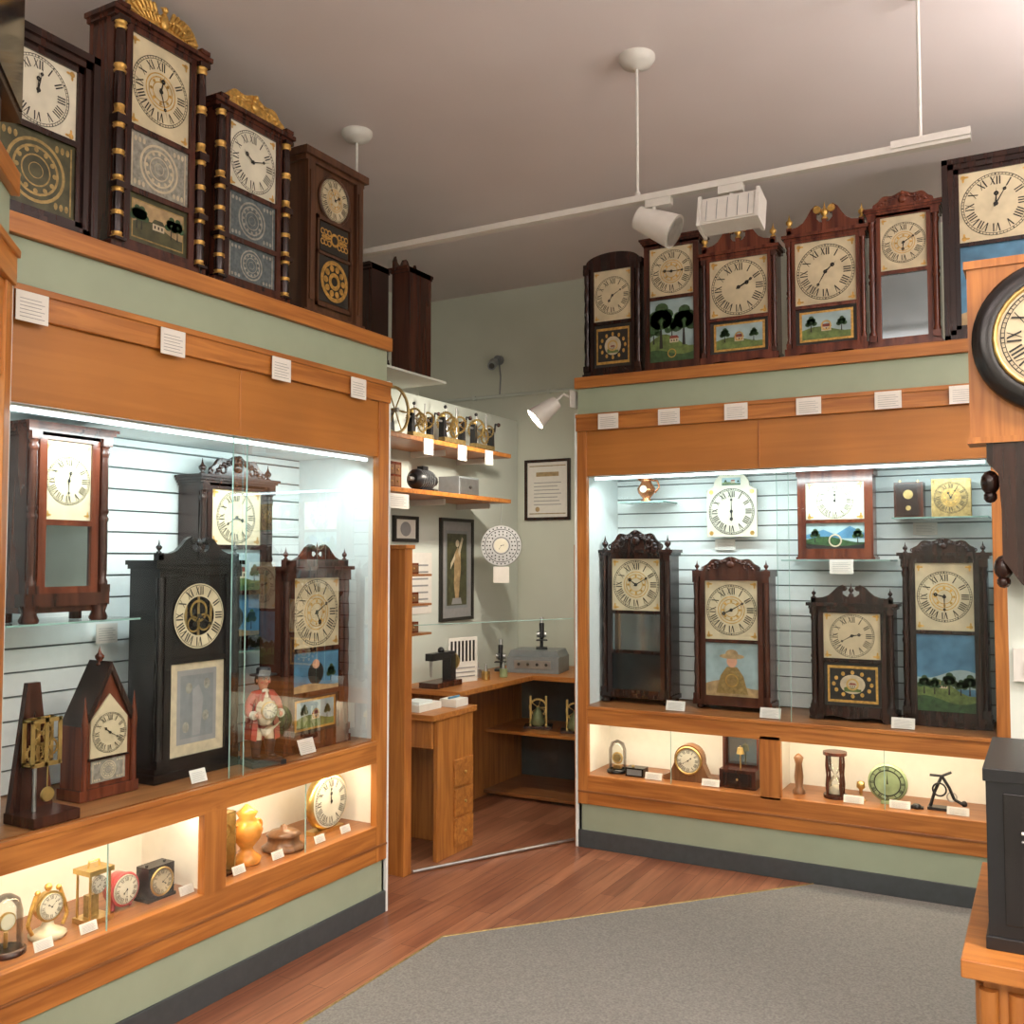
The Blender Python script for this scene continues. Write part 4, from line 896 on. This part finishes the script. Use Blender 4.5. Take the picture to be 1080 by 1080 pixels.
m=MB(); m.box(-.13,.13,-.06,.06,0,.03,mah); m.box(.06,.11,-.03,.03,.03,.17,ironb); m.box(-.12,.11,-.025,.025,.15,.19,ironb); m.cyl((-.10,0,.15),(-.10,0,.06),.01,.005,steel); m.lathe([(.05,0),(.05,.012)],(.11,0,.13),brass,20,'x'); m.ball((0,0,.2),.02,ironb,10)
m.build('sewing_machine_engine',(-3.02,4.60,.786),LR)
for k,(x,y) in enumerate(((-2.95,4.98),(-2.92,5.14),(-3.05,5.05))):
    m=MB(); m.cyl((0,0,0),(0,0,.05),.025,.025,(brass,grnmet,steel)[k]); m.cyl((.0,0,.05),(.0,0,.09),.01,.006,steel); m.build('oil_can',(x,y,.786))
for k,z in enumerate((1.10,1.26,1.42)):
    m=MB(); m.box(-3.245,-2.99,4.22,4.46,z-.012,z,oakd); m.build('wall_shelf')
    m=MB(); m.box(-.05,.05,-.04,.04,0,.06,mahr); m.box(-.04,.04,-.043,-.04,.01,.05,brnm); m.ball((0,-.045,.03),.005,brass,6); m.build('small_wooden_box',(-3.07,4.34,z),LR)
def undergear(x,y,z):
    m=MB(); m.box(-.09,.09,-.06,.06,0,.015,mah)
    for s in (-1,1): m.box(s*.05-.006,s*.05+.006,-.01,.01,.015,.20,brass)
    m.gear((0,-.02,.13),.06,.006,brass,28,'y'); m.gear((.01,.012,.08),.045,.005,brassd,24,'y'); m.lathe([(.02,0),(.05,.02),(.03,.08),(.01,.12)],(.0,-.045,.015),grnmet,14); m.build('brass_skeleton_movement',(x,y,z),.4)
undergear(-2.62,5.52,.421); undergear(-2.90,5.56,.421)
m=MB(); m.box(-3.29,-2.90,3.50,4.46,2.471,2.483,wallw); m.box(-3.31,-3.292,3.5,4.46,0,2.483,wht); m.build('shelf_top_board')
clock('wall_clock_case',(-2.985,4.33,2.483),-PI/2,.22,.60,.10,mah,[D(.5),('dark',.5)],crest='cut',ch=.08,base='plinth',bh=.03,ft=.02)
clock('wall_clock_case',(-2.92,3.88,2.483),-PI/2,.15,.50,.10,rose,[('dark',1)],crest=None,base='plinth',bh=.03,ft=.02)
# clamp lamp
m=MB()
m.box(-2.212,-2.207,4.60,4.70,2.31,2.40,whmetal)
m.tube([(-2.212,4.64,2.36),(-2.25,4.60,2.38),(-2.29,4.585,2.34)],.008,whmetal)
p0=Vector((-2.28,4.585,2.34)); dr=Vector((-.50,-.35,-.50)).normalized()
m.cyl(p0,p0+dr*.15,.036,.062,whmetal,20,False); m.cyl(p0,p0-dr*.006,.036,.02,whmetal,20); m.cyl(p0+dr*.125,p0+dr*.13,.056,.056,bulb,20)
m.build('clamp_spotlight')
def lamp(kind,nm,loc,e,col,size=.1,target=None,angle=60,sx=None,sy=None,up=False):
    l=bpy.data.lights.new(nm,kind); l.energy=e; l.color=col
    if kind=='AREA':
        l.shape='RECTANGLE'; l.size=sx; l.size_y=sy
    else: l.shadow_soft_size=size
    if kind=='SPOT': l.spot_size=math.radians(angle); l.spot_blend=.7
    o=bpy.data.objects.new(nm,l); bpy.context.collection.objects.link(o); o.location=loc
    if up: o.rotation_euler=(PI,0,0)
    if target is not None: o.rotation_euler=(Vector(target)-Vector(loc)).to_track_quat('-Z','Y').to_euler()
    return o
q=p0+dr*.16
lamp('SPOT','clamp_light',q,50,(1,.9,.75),.04,q+Vector((-.5,.25,-.45)),150)
# ---------------------------------------------------------------- track lighting
m=MB(); TY=3.38; Tz=2.862
m.box(-2.74,-.19,TY-.018,TY+.018,Tz-.012,Tz+.012,whmetal); m.box(-2.76,-2.72,TY-.022,TY+.022,Tz-.02,Tz+.016,whmetal); m.box(-.43,-.19,TY-.024,TY+.024,Tz+.0,Tz+.024,whmetal)
for x in (-2.68,-1.335,-.34):
    m.cyl((x,TY,Tz),(x,TY,H-.03),.006,.006,whmetal,8); m.lathe([(.012,-.05),(.055,-.035),(.07,-.012),(.07,0)],(x,TY,H),whmetal,24); m.ball((x,TY,Tz+.02),.014,whmetal,8)
m.box(-1.30,-1.20,TY-.015,TY+.015,Tz-.04,Tz-.012,whmetal); m.cyl((-1.27,TY,Tz-.04),(-1.27,TY,Tz-.075),.008,.008,whmetal)
m.cyl((-1.34,TY+.02,Tz-.06),(-1.20,TY+.03,Tz-.135),.045,.065,whmetal,24)
m.cyl((-1.199,TY+.0301,Tz-.1355),(-1.197,TY+.0302,Tz-.1365),.055,.055,steel,24)
m.box(-1.02,-.93,TY-.015,TY+.015,Tz-.04,Tz-.012,whmetal); m.cyl((-.975,TY,Tz-.04),(-.975,TY,Tz-.07),.008,.008,whmetal)
m.T=Matrix.Translation((-.975,TY-.0,Tz-.115))@Matrix.Rotation(math.radians(-14),4,'X')
m.box(-.10,.10,-.04,.04,-.052,.052,whmetal); m.box(-.092,.092,-.044,-.04,-.045,.045,whmetal)
for k in range(5): m.box(-.08+.038*k,-.078+.038*k,-.046,-.043,-.04,.04,grym)
m.box(-.112,-.10,-.05,.05,-.06,.06,whmetal); m.box(.10,.112,-.05,.05,-.06,.06,whmetal)
m.T=Matrix.Identity(4)
m.build('track_light')
# ---------------------------------------------------------------- right foreground
slab('wall_stub',-.095,1.6,2.72,2.80,0,2.22,wallw)
m=MB()
yb=2.715
m.box(-.165,.20,yb-.09,yb,1.79,2.235,oakz); m.box(-.172,.21,yb-.095,yb,2.22,2.24,oakz); m.box(-.172,.21,yb-.095,yb,1.785,1.80,oakz)
m.lathe([(.178,0),(.185,-.01),(.183,-.035),(.160,-.05),(.135,-.045)],(.028,yb-.09,2.03),blk,48,'y')
m.lathe([(.128,0),(.128,-.004)],(.028,yb-.136,2.03),ivory,40,'y'); m.torus((.028,yb-.14,2.03),.132,.006,brass); dialface(m,.028,2.03,.122,yb-.142,(9,20))
pts=[(-.13,1.785),(.15,1.785),(.15,1.74),(.125,1.71),(.115,1.62),(.115,1.50),(.08,1.44),(.03,1.405),(-.01,1.405),(-.06,1.44),(-.10,1.50),(-.10,1.62),(-.105,1.71),(-.13,1.74)]
m.prism(pts,yb-.085,yb,rose)
for z,x in ((1.69,-.125),(1.48,-.10)): m.ball((x,yb-.05,z),.028,rose,12,(.8,1,1.1)); m.ball((x,yb-.05,z-.035),.016,rose,10)
for z,x in ((1.69,.145),(1.48,.12)): m.ball((x,yb-.05,z),.028,rose,12,(.8,1,1.1))
m.box(-.04,.08,yb-.09,yb-.08,1.52,1.68,darkg); m.box(-.05,.09,yb-.092,yb-.08,1.68,1.69,mah); m.box(-.05,.09,yb-.092,yb-.08,1.51,1.52,mah)
m.build('oak_wall_clock')
m=MB(); m.box(-.085,.0,2.70,2.72,1.20,1.28,whmetal); m.box(-.06,-.02,2.695,2.70,1.22,1.25,grym); m.build('thermostat')
m=MB()
m.box(-.165,.75,2.03,2.70,.715,.75,oakx); m.box(-.13,.72,2.07,2.68,.004,.715,oakz)
for k in range(17): m.cyl((-.12+.05*k,2.068,.08),(-.12+.05*k,2.068,.69),.018,.018,oakz,10)
for k in range(12): m.cyl((-.128,2.10+.05*k,.08),(-.128,2.10+.05*k,.69),.018,.018,oakz,10)
m.box(-.145,.735,2.05,2.69,.004,.08,oakx); m.build('oak_table',bevel=.003)
m=MB(); m.box(-.12,.34,2.11,2.48,.765,1.085,ironb); m.box(-.125,.345,2.105,2.485,.75,.775,ironb); m.box(-.125,.345,2.105,2.485,1.07,1.095,ironb)
m.box(-.09,.31,2.104,2.11,.80,1.05,blk); m.box(-.06,.10,2.101,2.104,.975,.981,paper); m.box(-.06,.06,2.101,2.104,.960,.964,graytxt); m.torus((.12,2.10,.90),.05,.006,steel)
m.build('time_recorder_box',bevel=.006)
m=MB(); m.box(-.42,.0,-.06,0,0,.66,blk); m.box(-.40,-.02,-.064,-.06,.02,.64,darkg); m.box(-.30,-.12,-.04,.06,-.048,0,ironb)
m.build('television',(-2.125,1.335,2.52),ang+.03)
# ---------------------------------------------------------------- added fill lamps, up and down, in made-up housings out of view
def fill_fixture(x,y,z,down,up,col=(1.0,.91,.82)):
    m=MB(); m.box(x-.6,x+.6,y-.1,y+.1,z-.03,z+.03,whmetal); m.box(x-.57,x+.57,y-.085,y+.085,z-.034,z-.03,whtw)
    for s in (-.5,.5): m.cyl((x+s,y,z+.03),(x+s,y,H),.004,.004,whmetal,8)
    m.build('added_lamp_housing')
    lamp('AREA','added_fill_down',(x,y,z-.045),down,col,sx=1.1,sy=.2); lamp('AREA','added_fill_up',(x,y,z+.045),up,(1.0,.91,.88),sx=1.1,sy=.2,up=True)
fill_fixture(.6,-.8,2.75,80,70); fill_fixture(-1.2,-.3,2.75,50,55); fill_fixture(1.3,1.7,2.70,50,115); fill_fixture(1.3,3.4,2.75,22,85)  # added unseen lamps, placed to brighten the room and ceiling
w=bpy.data.worlds.new('world'); sc.world=w; w.use_nodes=True; w.node_tree.nodes['Background'].inputs[0].default_value=(.5,.48,.46,1); w.node_tree.nodes['Background'].inputs[1].default_value=.3
# ---------------------------------------------------------------- camera
cd=bpy.data.cameras.new('camera'); cd.sensor_width=36; cd.lens=1018/1080*36; cd.clip_start=.05
co=bpy.data.objects.new('camera',cd); bpy.context.collection.objects.link(co); co.location=(0,0,1.5)
co.rotation_euler=(math.radians(92.81),0,math.radians(29.1)); sc.camera=co
